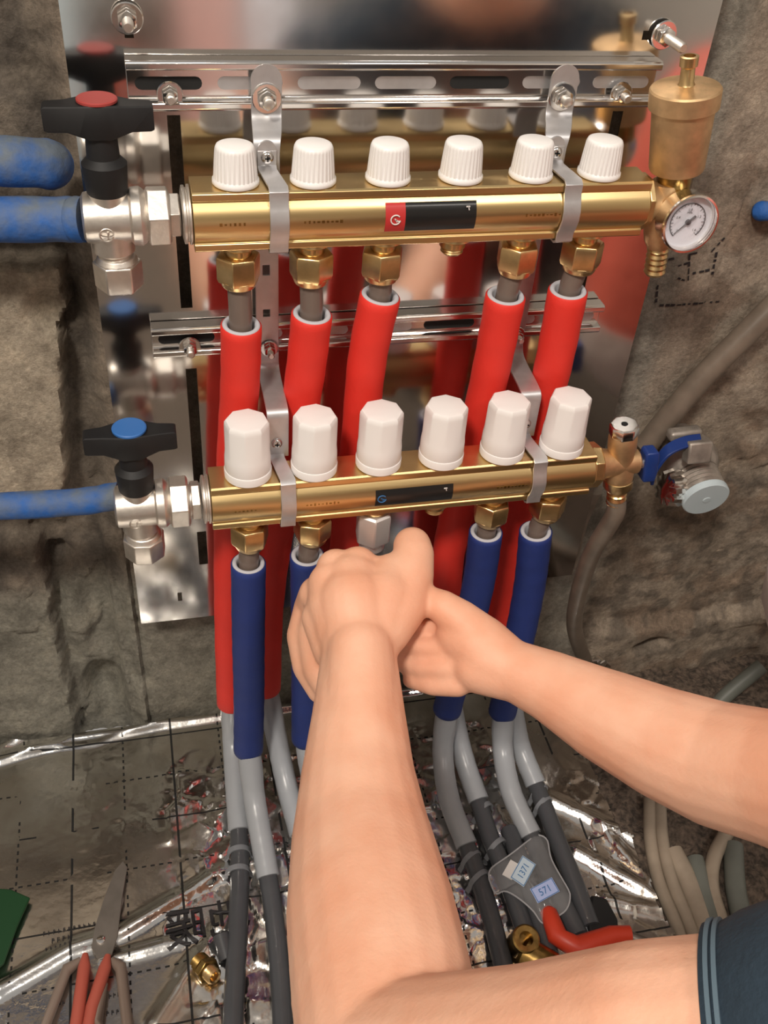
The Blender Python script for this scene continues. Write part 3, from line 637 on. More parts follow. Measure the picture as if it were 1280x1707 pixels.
# ---------------------------------------------------------------- dusty valve on the right wall
wv = thing('wall_valve', 'dust-covered chrome stop valve with a blue band and round silver cap on the right wall', 'valve', (445, 40, -330))
vc = AY(1150, 775, 45); va2 = Vector((.25, -1, -.35)).normalized(); ce = AY(1176, 830, 5)
va2 = (ce-vc).normalized(); Lc = (ce-vc).length
b = MB(); b.lathe(vc-va2*25, va2, [(0, 20), (8, 27), (20, 29), (32, 26), (38, 22)], 36); b.lathe(vc-va2*40, va2, [(0, 16), (25, 18)], 24); b.build('body', 'dusty', wv)
b = MB(); b.lathe(vc+va2*6, va2, [(0, 21), (8, 21.5)]+[(9+i*2.2, 20 if i % 2 else 22) for i in range(int((Lc-12)/2.2))]+[(Lc-4, 21)], 36); b.build('ribbed_neck', 'dusty', wv)
b = MB(); b.lathe(ce-va2*5, va2, [(0, 21), (1, 22.5), (6, 22.5), (7.4, 21.2), (7.6, 4), (8.1, 3.4), (8.2, 0.1)], 40); b.build('cap', M['paleblue'], wv)
b = MB(); q = AY(1162, 752, 20); b.box(q, (12, 7, 11), (1, 0, 0), (0, .9, -.3), (0, .3, .9)); b.build('top_block', 'dusty', wv, bevel=2)
b = MB(); q = AY(1140, 722, 40); b.box(q, (16, 6, 5), (1, 0, .05)); b.build('tab', 'dusty', wv, bevel=3)
b = MB(); bl = [AY(1168, 733, 26), AY(1140, 738, 24), AY(1112, 752, 22), AY(1092, 778, 22), AY(1085, 800, 24)]; strip(cr(bl, 6), 12, 3, X=(.2, 1, .3)).build('blue_band', 'bluep', wv, smooth=50, bevel=.6)
b = MB(); q = AY(1132, 812, 25); b.lathe(q, (-1, -.15, .12), [(0, 16), (6, 17), (17, 15), (19, 9)], 72, lambda th, i: 1+.09*(1 if math.sin(th*10) > 0 else -1) if i < 3 else 1); b.build('fluted_knob', 'chrome', wv)
# ---------------------------------------------------------------- pen marks on the wall
pk = MB(); random.seed(5)
def stroke(a, b_, w=.9, dash=6):
    A, B = AY(*a, 78), AY(*b_, 78); L_ = (B-A).length; n = max(1, int(L_/dash)); d = (B-A).normalized(); u = d.cross(Vector((0, 1, 0))).normalized()
    for i in range(n):
        s0 = A+(B-A)*((i+random.uniform(0, .2))/n); e0 = A+(B-A)*((i+random.uniform(.6, .95))/n); k = w*random.uniform(.6, 1.3); vs_ = []
        for p, sg in ((s0, -1), (s0, 1), (e0, 1), (e0, -1)):
            q = p+u*sg*k; q.y = 80-wall_h(q.x, q.z)-1.0; vs_.append(q)
        pk.add(vs_, [(0, 1, 2, 3)])
for a, b_ in (((1097, 508), (1200, 503)), ((1092, 505), (1097, 475)), ((1130, 444), (1150, 438)), ((1148, 425), (1165, 421)), ((1150, 425), (1146, 468)), ((1128, 462), (1143, 468)), ((1152, 456), (1185, 449)), ((1194, 420), (1186, 460)), ((1208, 395), (1185, 420)), ((1115, 434), (1125, 432))): stroke(a, b_, 1.0, 5)
tag(pk.build('marker_writing', 'ink', smooth=0), 'broken black marker strokes on the wall below the gauge', 'marking')
# ---------------------------------------------------------------- heating pipes
def pt(q):
    px, py, m, v = q
    return AY(px, py, v) if m == 'y' else (AZ(px, py, v) if m == 'z' else AD(px, py, v))
def sub(P, a, b_): return [P[0]] if False else P
def heating_pipe(name, lab, grp, xt, yt, zt, sleeve, bendp, floorp, r, foam):
    """xt,yt,zt: top of the bare pipe; sleeve: control points of the foam sleeve; bendp: conduit bend; floorp: pipe on the floor"""
    S = [pt(q) for q in sleeve]
    t = thing(name, lab, 'pipe', (S[-1].x, S[-1].y, -604), grp)
    P = cr(S, 8); n = 40
    b = MB(); b.sweep([Vector((xt, yt, zt)), Vector((xt, yt, zt)).lerp(S[0], .5), S[0], P[4]], [(0, 8.2), (.5, 8.2), (1, 8.2)], 20); b.build('bare_pipe', 'pipetop', t)
    b = MB(); b.sweep(P, [(0, r*.93), (.004, r)]+[(i/n, r*(1+.012*math.sin(i*1.7+xt))) for i in range(1, n)]+[(.997, r), (1, r*.94)], 32, cap=(False, True)); sl = b.build('foam_sleeve', foam, t, smooth=60)
    b = MB(); d = (P[1]-P[0]).normalized(); b.lathe(P[0], d, [(14, r*.66), (.5, r*.66), (-.8, r*.74), (-.8, r*.87), (.4, r*.93), (3, r*.92)], 32, cap=(True, False)); li = b.build('foam_lining', 'lining', t, smooth=60); 
    li.parent = sl
    if bendp:
        B = cr([S[-1]-(S[-1]-P[-3]).normalized()*6]+[pt(q) for q in bendp], 8); m = 30
        b = MB(); b.sweep(B, [(0, 10.2), (.1, 11.4), (.2, 11.2)]+[(i/m, 10.6+.12*math.sin(i*2)) for i in range(7, m)]+[(.995, 10.8), (1, 9.4)], 26); b.build('conduit_bend', 'bend', t, smooth=60)
        if floorp:
            G = cr([B[-1]-(B[-1]-B[-3]).normalized()*3]+[pt(q) for q in floorp], 8)
            b = MB(); b.sweep(G, [(0, 8.6)]+[(i/20, 9.0) for i in range(1, 20)]+[(1, 9)], 22); b.build('floor_pipe', 'pipe', t, smooth=60)
    return t
RG, BG = 'pipes in red foam sleeves from the upper manifold', 'pipes in blue foam sleeves from the lower manifold'
zf = -595
heating_pipe('heating_pipe', 'pipe in red foam sleeve under the first upper outlet, leftmost red one', RG, 0, 0, -46,
  [(402, 541, 'y', 0), (400, 640, 'y', 4), (392, 760, 'y', 8), (385, 900, 'y', 12), (384, 1040, 'y', 14), (386, 1172, 'y', 12)], [(388, 1230, 'y', 4), (393, 1310, 'z', -580), (399, 1385, 'z', -592)], [(400, 1450, 'z', zf), (396, 1560, 'z', zf), (388, 1720, 'z', zf), (385, 1950, 'z', zf)], 14.6, 'redfoam')
heating_pipe('heating_pipe', 'pipe in red foam sleeve under the second upper outlet', RG, 50, 0, -46,
  [(520, 523, 'y', 0), (509, 620, 'y', 4), (490, 740, 'y', 8), (462, 880, 'y', 14), (446, 1010, 'y', 16), (443, 1148, 'y', 14)], [(462, 1235, 'z', -550), (478, 1310, 'z', -580), (500, 1390, 'z', -592)], [(525, 1460, 'z', zf), (555, 1600, 'z', zf), (580, 1900, 'z', zf)], 14.8, 'redfoam')
heating_pipe('heating_pipe', 'pipe in red foam sleeve under the third upper outlet', RG, 100, 0, -46,
  [(634, 492, 'y', 0), (612, 600, 'y', 4), (598, 740, 'y', 8), (580, 880, 'y', 14), (574, 1000, 'y', 16), (580, 1130, 'y', 14)], [(590, 1220, 'z', -552), (605, 1300, 'z', -580), (625, 1380, 'z', -592)], [(650, 1460, 'z', zf), (680, 1600, 'z', zf), (710, 1900, 'z', zf)], 14.8, 'redfoam')
heating_pipe('heating_pipe', 'pipe in red foam sleeve under the fifth upper outlet', RG, 200, 0, -46,
  [(843, 492, 'y', 0), (822, 600, 'y', 4), (795, 720, 'y', 8), (760, 860, 'y', 14), (744, 960, 'y', 16), (742, 1100, 'y', 16)], [(757, 1195, 'z', -547), (775, 1270, 'z', -578), (798, 1335, 'z', -592)], [(815, 1390, 'z', zf), (845, 1465, 'z', zf), (885, 1580, 'z', zf)], 15, 'redfoam')
heating_pipe('heating_pipe', 'pipe in red foam sleeve under the sixth upper outlet, rightmost red one', RG, 250, 0, -46,
  [(947, 483, 'y', 0), (924, 600, 'y', 4), (900, 700, 'y', 8), (862, 850, 'y', 14), (838, 960, 'y', 16), (832, 1080, 'y', 16)], [(856, 1190, 'z', -543), (868, 1245, 'z', -575), (893, 1308, 'z', -592)], [(925, 1390, 'z', zf), (955, 1465, 'z', zf), (985, 1545, 'z', zf)], 15, 'redfoam')
heating_pipe('heating_pipe', 'pipe in blue foam sleeve under the first lower outlet, leftmost blue one', BG, -1, YL, ZL-48,
  [(414, 938, 'y', YL), (414, 1060, 'y', YL), (415, 1160, 'y', YL+3), (414, 1250, 'y', YL)], [(424, 1330, 'z', -563), (436, 1400, 'z', -580), (447, 1462, 'z', -592)], [(457, 1530, 'z', zf), (466, 1620, 'z', zf), (472, 1720, 'z', zf), (478, 1950, 'z', zf)], 14.2, 'bluefoam')
heating_pipe('heating_pipe', 'pipe in blue foam sleeve under the second lower outlet, half hidden by the left hand', BG, 49, YL, ZL-48,
  [(512, 925, 'y', YL), (512, 1040, 'y', YL+3), (511, 1140, 'y', YL+3), (510, 1232, 'y', YL)], [(520, 1300, 'z', -560), (535, 1370, 'z', -580), (555, 1440, 'z', -592)], [(580, 1520, 'z', zf), (605, 1640, 'z', zf), (630, 1900, 'z', zf)], 14.2, 'bluefoam')
heating_pipe('heating_pipe', 'pipe in blue foam sleeve under the fifth lower outlet, right of the hands', BG, 199, YL, ZL-48,
  [(810, 886, 'y', YL), (796, 980, 'y', YL+2), (768, 1090, 'y', YL+4), (745, 1184, 'y', YL+4)], [(738, 1250, 'z', -556), (748, 1330, 'z', -578), (778, 1410, 'z', -592)], [(800, 1470, 'z', zf), (825, 1555, 'z', zf), (848, 1660, 'z', zf), (880, 1900, 'z', zf)], 14.3, 'bluefoam')
heating_pipe('heating_pipe', 'pipe in blue foam sleeve under the sixth lower outlet, rightmost blue one', BG, 249, YL, ZL-48,
  [(893, 885, 'y', YL), (882, 980, 'y', YL+2), (860, 1090, 'y', YL+4), (837, 1188, 'y', YL+4)], [(838, 1250, 'z', -563), (852, 1320, 'z', -578), (885, 1392, 'z', -592)], [(905, 1440, 'z', zf), (935, 1500, 'z', zf), (965, 1560, 'z', zf)], 14.3, 'bluefoam')
b = MB(); P = [AZ(848, 1382, zf), AZ(862, 1430, zf), AZ(905, 1545, zf), AZ(915, 1590, zf)]; b.sweep(cr(P, 8), [(0, 8), (.02, 9), (.5, 9), (1, 9)], 20)
tag(b.build('floor_pipe', 'pipe'), 'short dark grey pipe lying between the right-hand pipes under the plastic bag', 'pipe')
b = MB(); b.sweep([AZ(928, 1490, -600), AZ(975, 1565, -600)], [(0, 8), (1, 8)], 16); tag(b.build('floor_pipe', 'bend'), 'pale grey conduit end beside the red-handled tool', 'pipe')
def clip(px, py, lab, ang, z=zf, r=10.2):
    c = AZ(px, py, z); t = thing('pipe_clip', lab, 'clip', (c.x, c.y, -604), 'grey staple clips over the floor pipes')
    d = Vector((math.cos(ang), math.sin(ang), 0)); s = Vector((-d.y, d.x, 0)); b = MB()
    arc = [c+s*(r*math.cos(a))+Vector((0, 0, r*math.sin(a))) for a in [math.pi*i/14 for i in range(15)]]
    arc = [arc[0]-Vector((0, 0, 9))+s*3]+[arc[0]-Vector((0, 0, 3))]+arc+[arc[-1]-Vector((0, 0, 3))]+[arc[-1]-Vector((0, 0, 9))-s*3]
    strip(arc, 5, 2.2, X=d).build('clip_bow', 'clip', t, smooth=60, bevel=.3)
for a in ((398, 1422, 'upper of two grey clips over the leftmost floor pipe', -1.6), (396, 1454, 'lower of two grey clips over the leftmost floor pipe', -1.6), (785, 1432, 'upper grey clip over the pipe below the fifth blue sleeve', -1.15), (798, 1466, 'lower grey clip over the pipe below the fifth blue sleeve', -1.15),
          (806, 1352, 'grey clip at the top of the dark pipe left of the rightmost bend', -1.1), (828, 1412, 'grey clip further down the dark pipe beside the plastic bag', -1.1), (898, 1322, 'upper grey clip on the rightmost floor pipe', -1.1), (905, 1342, 'lower grey clip on the rightmost floor pipe', -1.1)): clip(*a)

# ---------------------------------------------------------------- hex nut held in the hand
hn = thing('hex_nut', 'silver hex nut being screwed up under the third lower outlet', 'nut', (99, YL, ZL-66))
b = MB(); b.lathe((99, YL, ZL-27), (0, 0, -1), [(0, 12.5), (1.5, 14.6), (4, 15.2), (28, 15.2), (30, 14)], 6, rot=.12); b.lathe((99, YL, ZL-56), (0, 0, -1), [(0, 11), (10, 10.5), (11, 9)], 28); b.build('nut_body', 'silver', hn, bevel=1)

# ---------------------------------------------------------------- right-hand floor hoses
def fz_(pts, z): return [AZ(x, y, z) for x, y in pts]
hose(fz_([(1083, 1330), (1084, 1400), (1098, 1470), (1128, 1545), (1150, 1620)], -612), 6.5, 'loop', 'tan hose curving past the right edge of the foil, outer strand', grp='tan hoses on the rubble')
hose(fz_([(1100, 1335), (1104, 1400), (1120, 1470), (1150, 1545), (1172, 1620)], -611), 6.5, 'loop', 'tan hose curving past the right edge of the foil, inner strand', grp='tan hoses on the rubble')
hose(fz_([(1215, 1380), (1190, 1430), (1186, 1480), (1204, 1545), (1220, 1620)], -611), 7.5, 'loop', 'tan hose arching between the two grey pipe ends', grp='tan hoses on the rubble')
hose(fz_([(1158, 1432), (1172, 1490), (1188, 1550), (1200, 1620)], -612), 9, 'greypipe', 'grey-green pipe end left of the arching tan hose', 'pipe', 'floor_pipe', 'grey-green pipes on the rubble')
hose(fz_([(1222, 1410), (1226, 1480), (1240, 1550), (1250, 1620)], -612), 10, 'greypipe', 'grey-green pipe end right of the arching tan hose', 'pipe', 'floor_pipe', 'grey-green pipes on the rubble')
hose([AZ(1120, 1420, -614), AZ(1150, 1480, -614), AZ(1185, 1580, -614)], 11, 'loop', 'flattened brown conduit behind the double tan hose', 'conduit', 'floor_conduit')
hose([AY(1270, 1110, 20), AY(1215, 1155, 10), AY(1180, 1190, 0)], 9, 'greypipe', 'grey pipe slanting down the wall foot above the right forearm', 'pipe', 'floor_pipe')
b = MB(); c0 = AY(1000, 1104, 55); b.sweep([c0+Vector((-12, 0, 4)), c0, c0+Vector((6, -2, 9)), c0+Vector((12, -2, -4))], [(0, 1.6), (.5, 2), (1, 1.4)], 10); b.lathe(c0, (.3, -1, .2), [(-6, 6), (5, 6), (6, 4)], 18); tag(b.build('hose_clamp', 'chrome'), 'small metal clamp on the hose end above the right forearm', 'clamp')

# ---------------------------------------------------------------- scissors
sc = thing('scissors', 'open scissors with worn grey blades and dull red and brown grips lying on the foil', 'scissors', tuple(on_foil(168, 1600)))
def FP(px, py, z=-597): return AZ(px, py, z)
b = MB(); top = [FP(*q) for q in [(205, 1435), (212, 1445), (203, 1500), (196, 1560), (186, 1592), (164, 1600), (152, 1580), (158, 1545), (176, 1490), (192, 1450)]]; b.prism(top, (0, 0, -2)); b.build('blade', 'blade', sc, smooth=0, bevel=.4)
b = MB(); lo = [FP(*q, -599) for q in [(200, 1445), (206, 1500), (188, 1570), (178, 1600), (160, 1596), (160, 1560), (180, 1500)]]; b.prism(lo, (0, 0, -1.5)); b.build('blade', 'blade', sc, smooth=0, bevel=.3)
b = MB(); b.lathe(FP(168, 1567, -597), (0, 0, 1), [(0, 4), (1.4, 3.8), (2, 2)], 24); b.build('pivot_screw', 'chrome', sc)
def loopgrip(inner, outer, mi, mo):
    b = MB(); b.sweep(cr([FP(*q, -597) for q in outer], 8), [(0, 3), (.1, 5.5), (.5, 5), (.9, 5.5), (1, 4)], 16); b.build('grip', mo, sc, smooth=60)
    b = MB(); b.sweep(cr([FP(*q, -594) for q in inner], 8), [(0, 2.5), (.15, 5.5), (.6, 5.5), (1, 5)], 16); b.build('grip_inlay', mi, sc, smooth=60)
loopgrip([(142, 1590), (138, 1640), (128, 1700), (120, 1750)], [(135, 1600), (105, 1622), (72, 1660), (48, 1720), (45, 1790), (80, 1830), (115, 1800), (128, 1730), (140, 1640)], 'sred', 'sgrey')
loopgrip([(180, 1592), (168, 1640), (150, 1690), (140, 1750)], [(186, 1600), (205, 1618), (222, 1660), (228, 1720), (222, 1790), (190, 1825), (160, 1790), (158, 1720), (172, 1640)], 'sred', 'sgrey')

# ---------------------------------------------------------------- small things on the foil
p = on_foil(342, 1618, 6); ft = thing('brass_fitting', 'small dark brass threaded fitting lying on the foil left of the pipes', 'fitting', (p.x, p.y, p.z-9)); a = Vector((.5, -.8, .35)).normalized()
b = MB(); b.lathe(p-a*12, a, [(0, 6), (1, 8)]+[(2+i*1.1, 8 if i % 2 else 9) for i in range(9)]+[(12, 7)], 28); b.build('threaded_end', 'brass_old', ft)
b = MB(); b.hexn(p, a, 7, 11.5); b.build('hex_body', 'brass_old', ft, bevel=.6)
b = MB(); b.lathe(p+a*7, a, [(0, 7.5)]+[(.5+i*1.1, 6.4 if i % 2 else 7.4) for i in range(7)]+[(9, 5.5), (8, 4), (3, 4)], 28); b.build('nozzle', 'brass_nut', ft)
p = on_foil(373, 1580, 8); a = Vector((.15, -.9, -.25)).normalized(); b = MB(); b.lathe(p-a*9, a, [(0, 6.8), (.8, 7.6), (22, 7.6), (22.6, 6.6), (22, 5.4), (14, 5.2)], 28); tag(b.build('pipe_offcut', 'pipe'), 'short grey pipe offcut lying above the small brass fitting', 'pipe')
b = MB()
gp_ = [AZ(x, y, -597) for x, y in [(-40, 1478), (18, 1482), (50, 1496), (28, 1545), (6, 1605), (-30, 1640)]]; b.prism(gp_, (0, 0, -3)); tag(b.build('green_offcut', 'green', bevel=1), 'dark green plastic offcut on the foil at the left edge of the picture', 'offcut')
p = AZ(998, 1530, -596); b = MB(); b.prism([AZ(x, y, -590) for x, y in [(985, 1490), (1012, 1496), (1030, 1530), (1035, 1572), (985, 1575), (978, 1530)]], (0, 0, -10)); tag(b.build('rubber_block', 'black', bevel=3), 'dark rounded rubber piece at the end of the rightmost floor pipe', 'rubber piece')
tl = thing('red_handled_tool', 'tool with a curved bright red rubber grip lying on the foil beside the forearm', 'tool', tuple(AZ(950, 1580, -600)))
b = MB(); b.sweep(cr([AZ(912, 1512, -583), AZ(921, 1545, -583), AZ(940, 1574, -583), AZ(972, 1580, -583), AZ(1020, 1560, -583), AZ(1050, 1558, -583)], 8), [(0, 4), (.05, 8), (.3, 9.5), (.55, 11), (.8, 9), (1, 8)], 24); b.build('grip', 'redgrip', tl, smooth=60)
b = MB(); b.sweep([AZ(1045, 1558, -583), AZ(1090, 1565, -583), AZ(1140, 1600, -585)], [(0, 5), (1, 5)], 16); b.build('shank', 'blade', tl)
vb = thing('brass_valve', 'old tarnished brass valve body with a round port, lying between the dark floor pipes', 'valve', tuple(AZ(880, 1600, -604)))
pc = AZ(871, 1556, -574); b = MB(); b.lathe(pc-Vector((0, 0, 22)), (.05, -.25, 1), [(0, 12), (14, 11), (16, 12.5), (24, 12.5), (25, 11), (24.5, 6.5), (14, 6)], 36, cap=(True, True)); b.build('port', 'brass_old', vb)
b = MB(); q0, q1 = AZ(868, 1585, -590), AZ(925, 1620, -590); b.sweep([q0, q1], [(0, 12), (.1, 15), (.9, 15), (1, 12)], 26); b.build('body', 'brass_old', vb)
# ---------------------------------------------------------------- plastic bag with tags
bg = thing('plastic_bag', 'clear plastic bag holding two small printed tags, lying over the dark floor pipes', 'bag', tuple(AZ(880, 1470, -590)))
outl = [(815, 1465), (818, 1448), (850, 1425), (885, 1398), (897, 1392), (912, 1400), (918, 1430), (935, 1462), (950, 1490), (945, 1515), (925, 1530), (905, 1540), (890, 1520), (868, 1500), (842, 1485), (826, 1490)]
ctr = AZ(880, 1465, -568); vs_ = []; N = len(outl)*3
oc = cr([AZ(x, y, -585) for x, y in outl]+[AZ(*outl[0], -585)], 3)[:-1]
R = []
for k in range(8):
    t = k/7
    R.append([o_.lerp(Vector((ctr.x, ctr.y, o_.z)), t*.94)+Vector((0, 0, 16*math.sin(t*1.5)+2.2*fbm(o_.x/9+t*3, o_.y/9, 2)+(1.5 if k == 1 else 0))) for o_ in oc])
b = MB(); b.rings([[p_-Vector((0, 0, 1.5)) for p_ in r_] for r_ in R[::-1]][:0] or R, (False, True)); b.build('film', 'film', bg, smooth=80)
b = MB(); b.sweep(oc+[oc[0]], [(i/60, .8) for i in range(61)], 6); b.build('film_seam', mat('film_seam', (.40, .40, .42), .3), bg)
def card(c, X, Y, w, h, m, txt, th, ink):
    X = Vector(X).normalized(); N = Vector((-.05, -.3, 1)).normalized(); Y = N.cross(X); 
    b = MB(); b.box(c, (w/2, h/2, .4), X, Y, N); o = b.build('tag_card', m, bg, smooth=0)
    f = MB()
    for (cx, cy, hx, hy) in ((0, h/2-.6, w/2-.6, .3), (0, -h/2+.6, w/2-.6, .3), (w/2-.9, 0, .3, h/2-.6), (-w/2+.9, 0, .3, h/2-.6)): f.box(c+X*cx+Y*cy+N*.6, (hx, hy, .15), X, Y, N)
    fo = f.build('tag_border', ink, bg, smooth=0); fo.parent = o
    t = text_mb(txt, th, c-Y*th*.34+N*.7, X, Y, .2, align='CENTER'); to = t.build('tag_lettering', ink, bg, smooth=0); to.parent = o
    return o
c1 = AZ(872, 1452, -566); c2 = AZ(908, 1484, -566)
X1 = (AZ(884, 1430, -566)-AZ(862, 1470, -566)); X2 = (AZ(925, 1472, -566)-AZ(888, 1492, -566))
card(c1, X1, None, 27, 15, 'tag', '1371', 8.5, 'inkblue'); card(c2, X2, None, 25, 14, 'tag2', '571', 9, 'inkblue')
b = MB(); b.box(AZ(852, 1450, -571), (9, 5, .5), X1.normalized(), Vector((0, 0, 1)).cross(X1.normalized()), (0, 0, 1)); b.build('paper_slip', 'white', bg, smooth=0)
# ---------------------------------------------------------------- red and white bag at the right edge
rb = thing('carrier_bag', 'red and white carrier bag hanging at the right edge of the picture', 'bag', (500, -170, -400))
def bagpart(rows, m, nm):
    R = []
    for (cx, cy, z, rx, ry) in rows:
        R.append([Vector((cx+rx*math.cos(t)*(1+.10*fbm(math.cos(t)*2, z/60, 3)), cy+ry*math.sin(t)*(1+.12*fbm(math.sin(t)*2, z/50, 7)), z)) for t in [2*math.pi*i/40 for i in range(40)]])
    return MB().rings(R).build(nm, m, rb, smooth=70)
BX = 414
bagpart([(BX+85, -170, 20, 30, 40), (BX+85, -170, -30, 70, 80), (BX+85, -170, -130, 82, 95), (BX+85, -170, -215, 97, 95), (BX+85, -170, -245, 100, 95)], 'bagred', 'red_top')
bagpart([(BX+85, -170, -244, 101, 96), (BX+85, -170, -270, 98, 98), (BX+85, -170, -310, 88, 92), (BX+85, -170, -345, 50, 60)], 'bagwhite', 'white_bottom')

# ---------------------------------------------------------------- the worker
def flesh(segs, vox, nm, m, parent, smooth_it=8, keep=None):
    b = MB()
    for p0, r0, p1, r1 in segs:
        p0 = Vector(p0); p1 = Vector(p1); a = (p1-p0); L_ = max(a.length, .01)
        prof = [(-r0*math.cos(k*math.pi/12), r0*math.sin(k*math.pi/12)) for k in range(1, 6)]+[(0, r0), (L_, r1)]+[(L_+r1*math.sin(k*math.pi/12), r1*math.cos(k*math.pi/12)) for k in range(1, 6)]
        b.lathe(p0, a if a.length > .01 else (0, 0, 1), prof, 20)
    o = b.build(nm, m, parent)
    md = o.modifiers.new('r', 'REMESH'); md.mode = 'VOXEL'; md.voxel_size = vox*.001; md.use_smooth_shade = True
    md = o.modifiers.new('s', 'SMOOTH'); md.factor = .5; md.iterations = smooth_it
    dg = bpy.context.evaluated_depsgraph_get(); me = bpy.data.meshes.new_from_object(o.evaluated_get(dg)); o.modifiers.clear(); old = o.data; o.data = me; bpy.data.meshes.remove(old)
    for p in me.polygons: p.use_smooth = True
    return o
person = thing('person', 'person in a navy short-sleeved shirt, both hands working at the lower manifold', 'person', (330, -700, -625))
S = []
def chain(pts): # (px,py,D,r) or (Vector,r)
    q = [(AD(*p[:3]), p[3]) if len(p) == 4 else p for p in pts]
    for (a, ra), (b_, rb_) in zip(q, q[1:]): S.append((a, ra, b_, rb_))
    return q
# left forearm + upper arm
LW = (598, 1098, 722, 28)
chain([(597, 1060, 728, 28), LW, (598, 1200, 695, 33.5), (597, 1300, 665, 39), (603, 1400, 632, 45), (618, 1520, 585, 50), (640, 1660, 535, 50), (655, 1800, 490, 46)])
chain([(600, 1085, 712, 24), (600, 1180, 690, 27), (600, 1300, 660, 33), (610, 1420, 620, 38)])
chain([(655, 1800, 490, 46), (760, 1800, 462, 46), (900, 1793, 430, 45), (1100, 1768, 395, 45), (1300, 1765, 375, 46)])
# left hand: back, knuckles, curled fingers, raised thumb
chain([(597, 1060, 728, 27), (590, 1010, 738, 29), (588, 975, 750, 24)])
chain([(620, 1060, 730, 24), (640, 1000, 742, 24), (655, 965, 756, 20)])
chain([(580, 1060, 732, 24), (560, 1010, 742, 22), (552, 975, 750, 18)])
chain([(560, 1080, 735, 18), (535, 1030, 745, 15)])
kn = [(632, 960, 760, 15.5), (596, 945, 757, 16), (560, 948, 758, 15.5), (528, 990, 760, 14)]
for k, (x, y, D, r) in enumerate(kn):
    chain([(600+(x-600)*.35, 1040, 738, 17), (x, y, D, r)])
mid = [(634, 958, 792, 12.5), (600, 938, 795, 12), (556, 945, 797, 11.5), (513, 1010, 782, 11)]
tip = [(650, 1000, 806, 9), (628, 1010, 818, 9), (590, 1020, 822, 9), (512, 1060, 790, 10)]
for k in range(4): chain([kn[k], mid[k], tip[k]])
chain([(513, 1010, 782, 11), (506, 1060, 772, 13.5), (516, 1110, 765, 13.5), (535, 1150, 758, 11)])
chain([(535, 1000, 765, 12), (525, 1060, 762, 14), (535, 1115, 752, 14), (552, 1150, 745, 12)])
# thumb
chain([(640, 1050, 732, 20), (668, 1010, 742, 20), (683, 960, 754, 18.5), (689, 925, 764, 16.2), (687, 910, 770, 15)])
chain([(668, 1010, 742, 20), (650, 965, 760, 15)])
# right forearm, wrist, hand
chain([(1480, 1345, 560, 48), (1290, 1297, 618, 42), (1200, 1275, 648, 41), (1110, 1240, 672, 38), (1010, 1193, 698, 33), (920, 1145, 718, 26), (845, 1112, 730, 21.5), (815, 1098, 735, 22)])
chain([(845, 1112, 730, 22), (800, 1075, 740, 23), (772, 1058, 748, 21)])
chain([(845, 1125, 728, 19), (800, 1112, 737, 20), (775, 1102, 745, 16)])
chain([(805, 1068, 738, 19), (768, 1034, 741, 15.5), (738, 1012, 744, 13), (710, 998, 750, 10.5)])      # thumb
for (x, y, D), (x2, y2, D2), (x3, y3, D3), r in (((762, 1052, 755), (712, 1045, 760), (672, 1040, 774), 7.8), ((750, 1082, 747), (702, 1078, 756), (662, 1072, 772), 8), ((750, 1114, 743), (704, 1113, 754), (664, 1104, 770), 8), ((764, 1143, 740), (722, 1144, 749), (684, 1134, 763), 7.4)):
    chain([(812, 1097, 740, 14), (x, y, D, r+1.4), (x2, y2, D2, r), (x3, y3, D3, r-1)])
# off-frame: shoulders, neck, head, so that the figure is whole
LS = AD(1480, 1680, 350); LS = Vector((230, -585, -95)); chain([(AD(1300, 1765, 375), 46), (LS, 52)])
RE = AD(1480, 1345, 560); RS = Vector((560, -640, -95)); chain([(RE, 48), (Vector((520, -480, -180)), 46), (RS, 52)])
NB = Vector((400, -680, -60)); HC = Vector((385, -675, 120))
for a_, ra, b_, rb_ in ((LS, 52, NB, 60), (RS, 52, NB, 60), (NB, 62, NB+Vector((0, -40, -180)), 95), (NB, 60, NB.lerp(HC, .55), 48), (HC+Vector((0, -15, 25)), 76, HC+Vector((0, 22, -28)), 62), (HC+Vector((0, 40, -55)), 38, HC+Vector((0, 30, -40)), 45),
                        (HC+Vector((-2, 72, 0)), 10, HC+Vector((-2, 90, -22)), 11), (HC+Vector((-22, 74, -50)), 9, HC+Vector((22, 74, -50)), 9), (HC+Vector((-74, -5, 10)), 9, HC+Vector((-78, -5, -22)), 8), (HC+Vector((74, -5, 10)), 9, HC+Vector((78, -5, -22)), 8)): S.append((a_, ra, b_, rb_))
body = flesh(S, 2.0, 'body', 'skin', person, 8)
for sx in (-1, 1):
    MB().lathe(HC+Vector((sx*27, 68, 8)), (0, 1, 0), [(0, 12), (4, 10), (7, 6), (8, 2)], 20).build('eye', 'knob', person)
hs = flesh([(HC+Vector((0, -25, 38)), 82, HC+Vector((0, -45, -10)), 70), (HC+Vector((0, 20, 62)), 52, HC+Vector((0, -10, 60)), 60)], 4, 'hair', 'hair', person, 4)
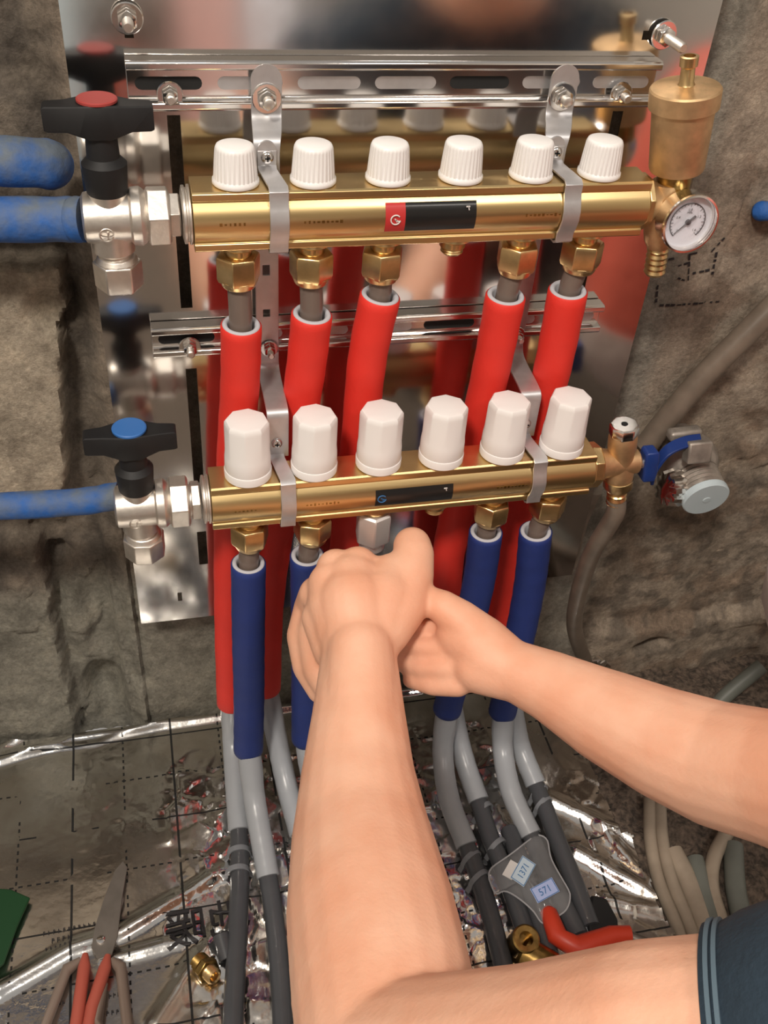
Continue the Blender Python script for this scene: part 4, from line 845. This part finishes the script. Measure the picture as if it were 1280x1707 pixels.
# shirt with sleeves (open cuffs), trousers
def sleeve(pts, m='shirt', nm='sleeve', parent=person):
    P = cr([p for p, r in pts], 8); n = len(pts)-1; R_ = lambda t: pts[min(int(t*n), n-1)][1]*(1-(t*n-min(int(t*n), n-1)))+pts[min(int(t*n)+1, n)][1]*(t*n-min(int(t*n), n-1))
    tr = [(.22, R_(.22)-3), (.01, R_(0)-2.6), (0, R_(0)-1.5), (.004, R_(0)), (.05, R_(.05)+.6), (.052, R_(.05))]+[(i/30, R_(i/30)+1.3*math.sin(i*1.1)*sm(.1, .4, i/30)) for i in range(2, 31)]
    b = MB(); b.sweep(P, tr, 48, cap=(False, True)); return b.build(nm, m, parent, smooth=60)
cuffL = AD(1208, 1774, 385); slp = [(cuffL, 51), (AD(1320, 1774, 376), 52), (AD(1420, 1760, 366), 56), (LS, 66)]
sl = sleeve(slp)
P_ = cr([p for p, r in slp], 8)
for dt in (.028, .062):
    b = MB(); b.sweep(P_, [(dt, 50.5), (dt+.001, 52.6), (dt+.021, 52.9), (dt+.022, 50.5)], 48, cap=(False, False)); q = b.build('sleeve_stripe', 'stripe', person); q.parent = sl
sleeve([(RE.lerp(Vector((520, -480, -180)), .75), 55), (Vector((535, -560, -140)), 58), (RS, 66)])
flesh([(LS, 64, NB+Vector((-10, -20, -30)), 84), (RS, 64, NB+Vector((10, -20, -30)), 84), (NB+Vector((-40, -30, -60)), 95, NB+Vector((-40, -130, -330)), 110), (NB+Vector((50, -30, -60)), 95, NB+Vector((50, -130, -330)), 110)], 6, 'shirt_body', 'shirt', person, 8)
flesh([(Vector((350, -800, -450)), 100, Vector((330, -560, -345)), 70), (Vector((330, -560, -345)), 68, Vector((360, -700, -560)), 48), (Vector((360, -700, -560)), 46, Vector((350, -610, -590)), 34),
       (Vector((460, -800, -450)), 100, Vector((560, -600, -345)), 70), (Vector((560, -600, -345)), 68, Vector((520, -740, -560)), 48), (Vector((520, -740, -560)), 46, Vector((540, -640, -590)), 34)], 7, 'trousers', 'trouser', person, 8)
# (working markers are cleaned from the objects)
for o in bpy.data.objects:
    if '_b' in o: del o['_b']
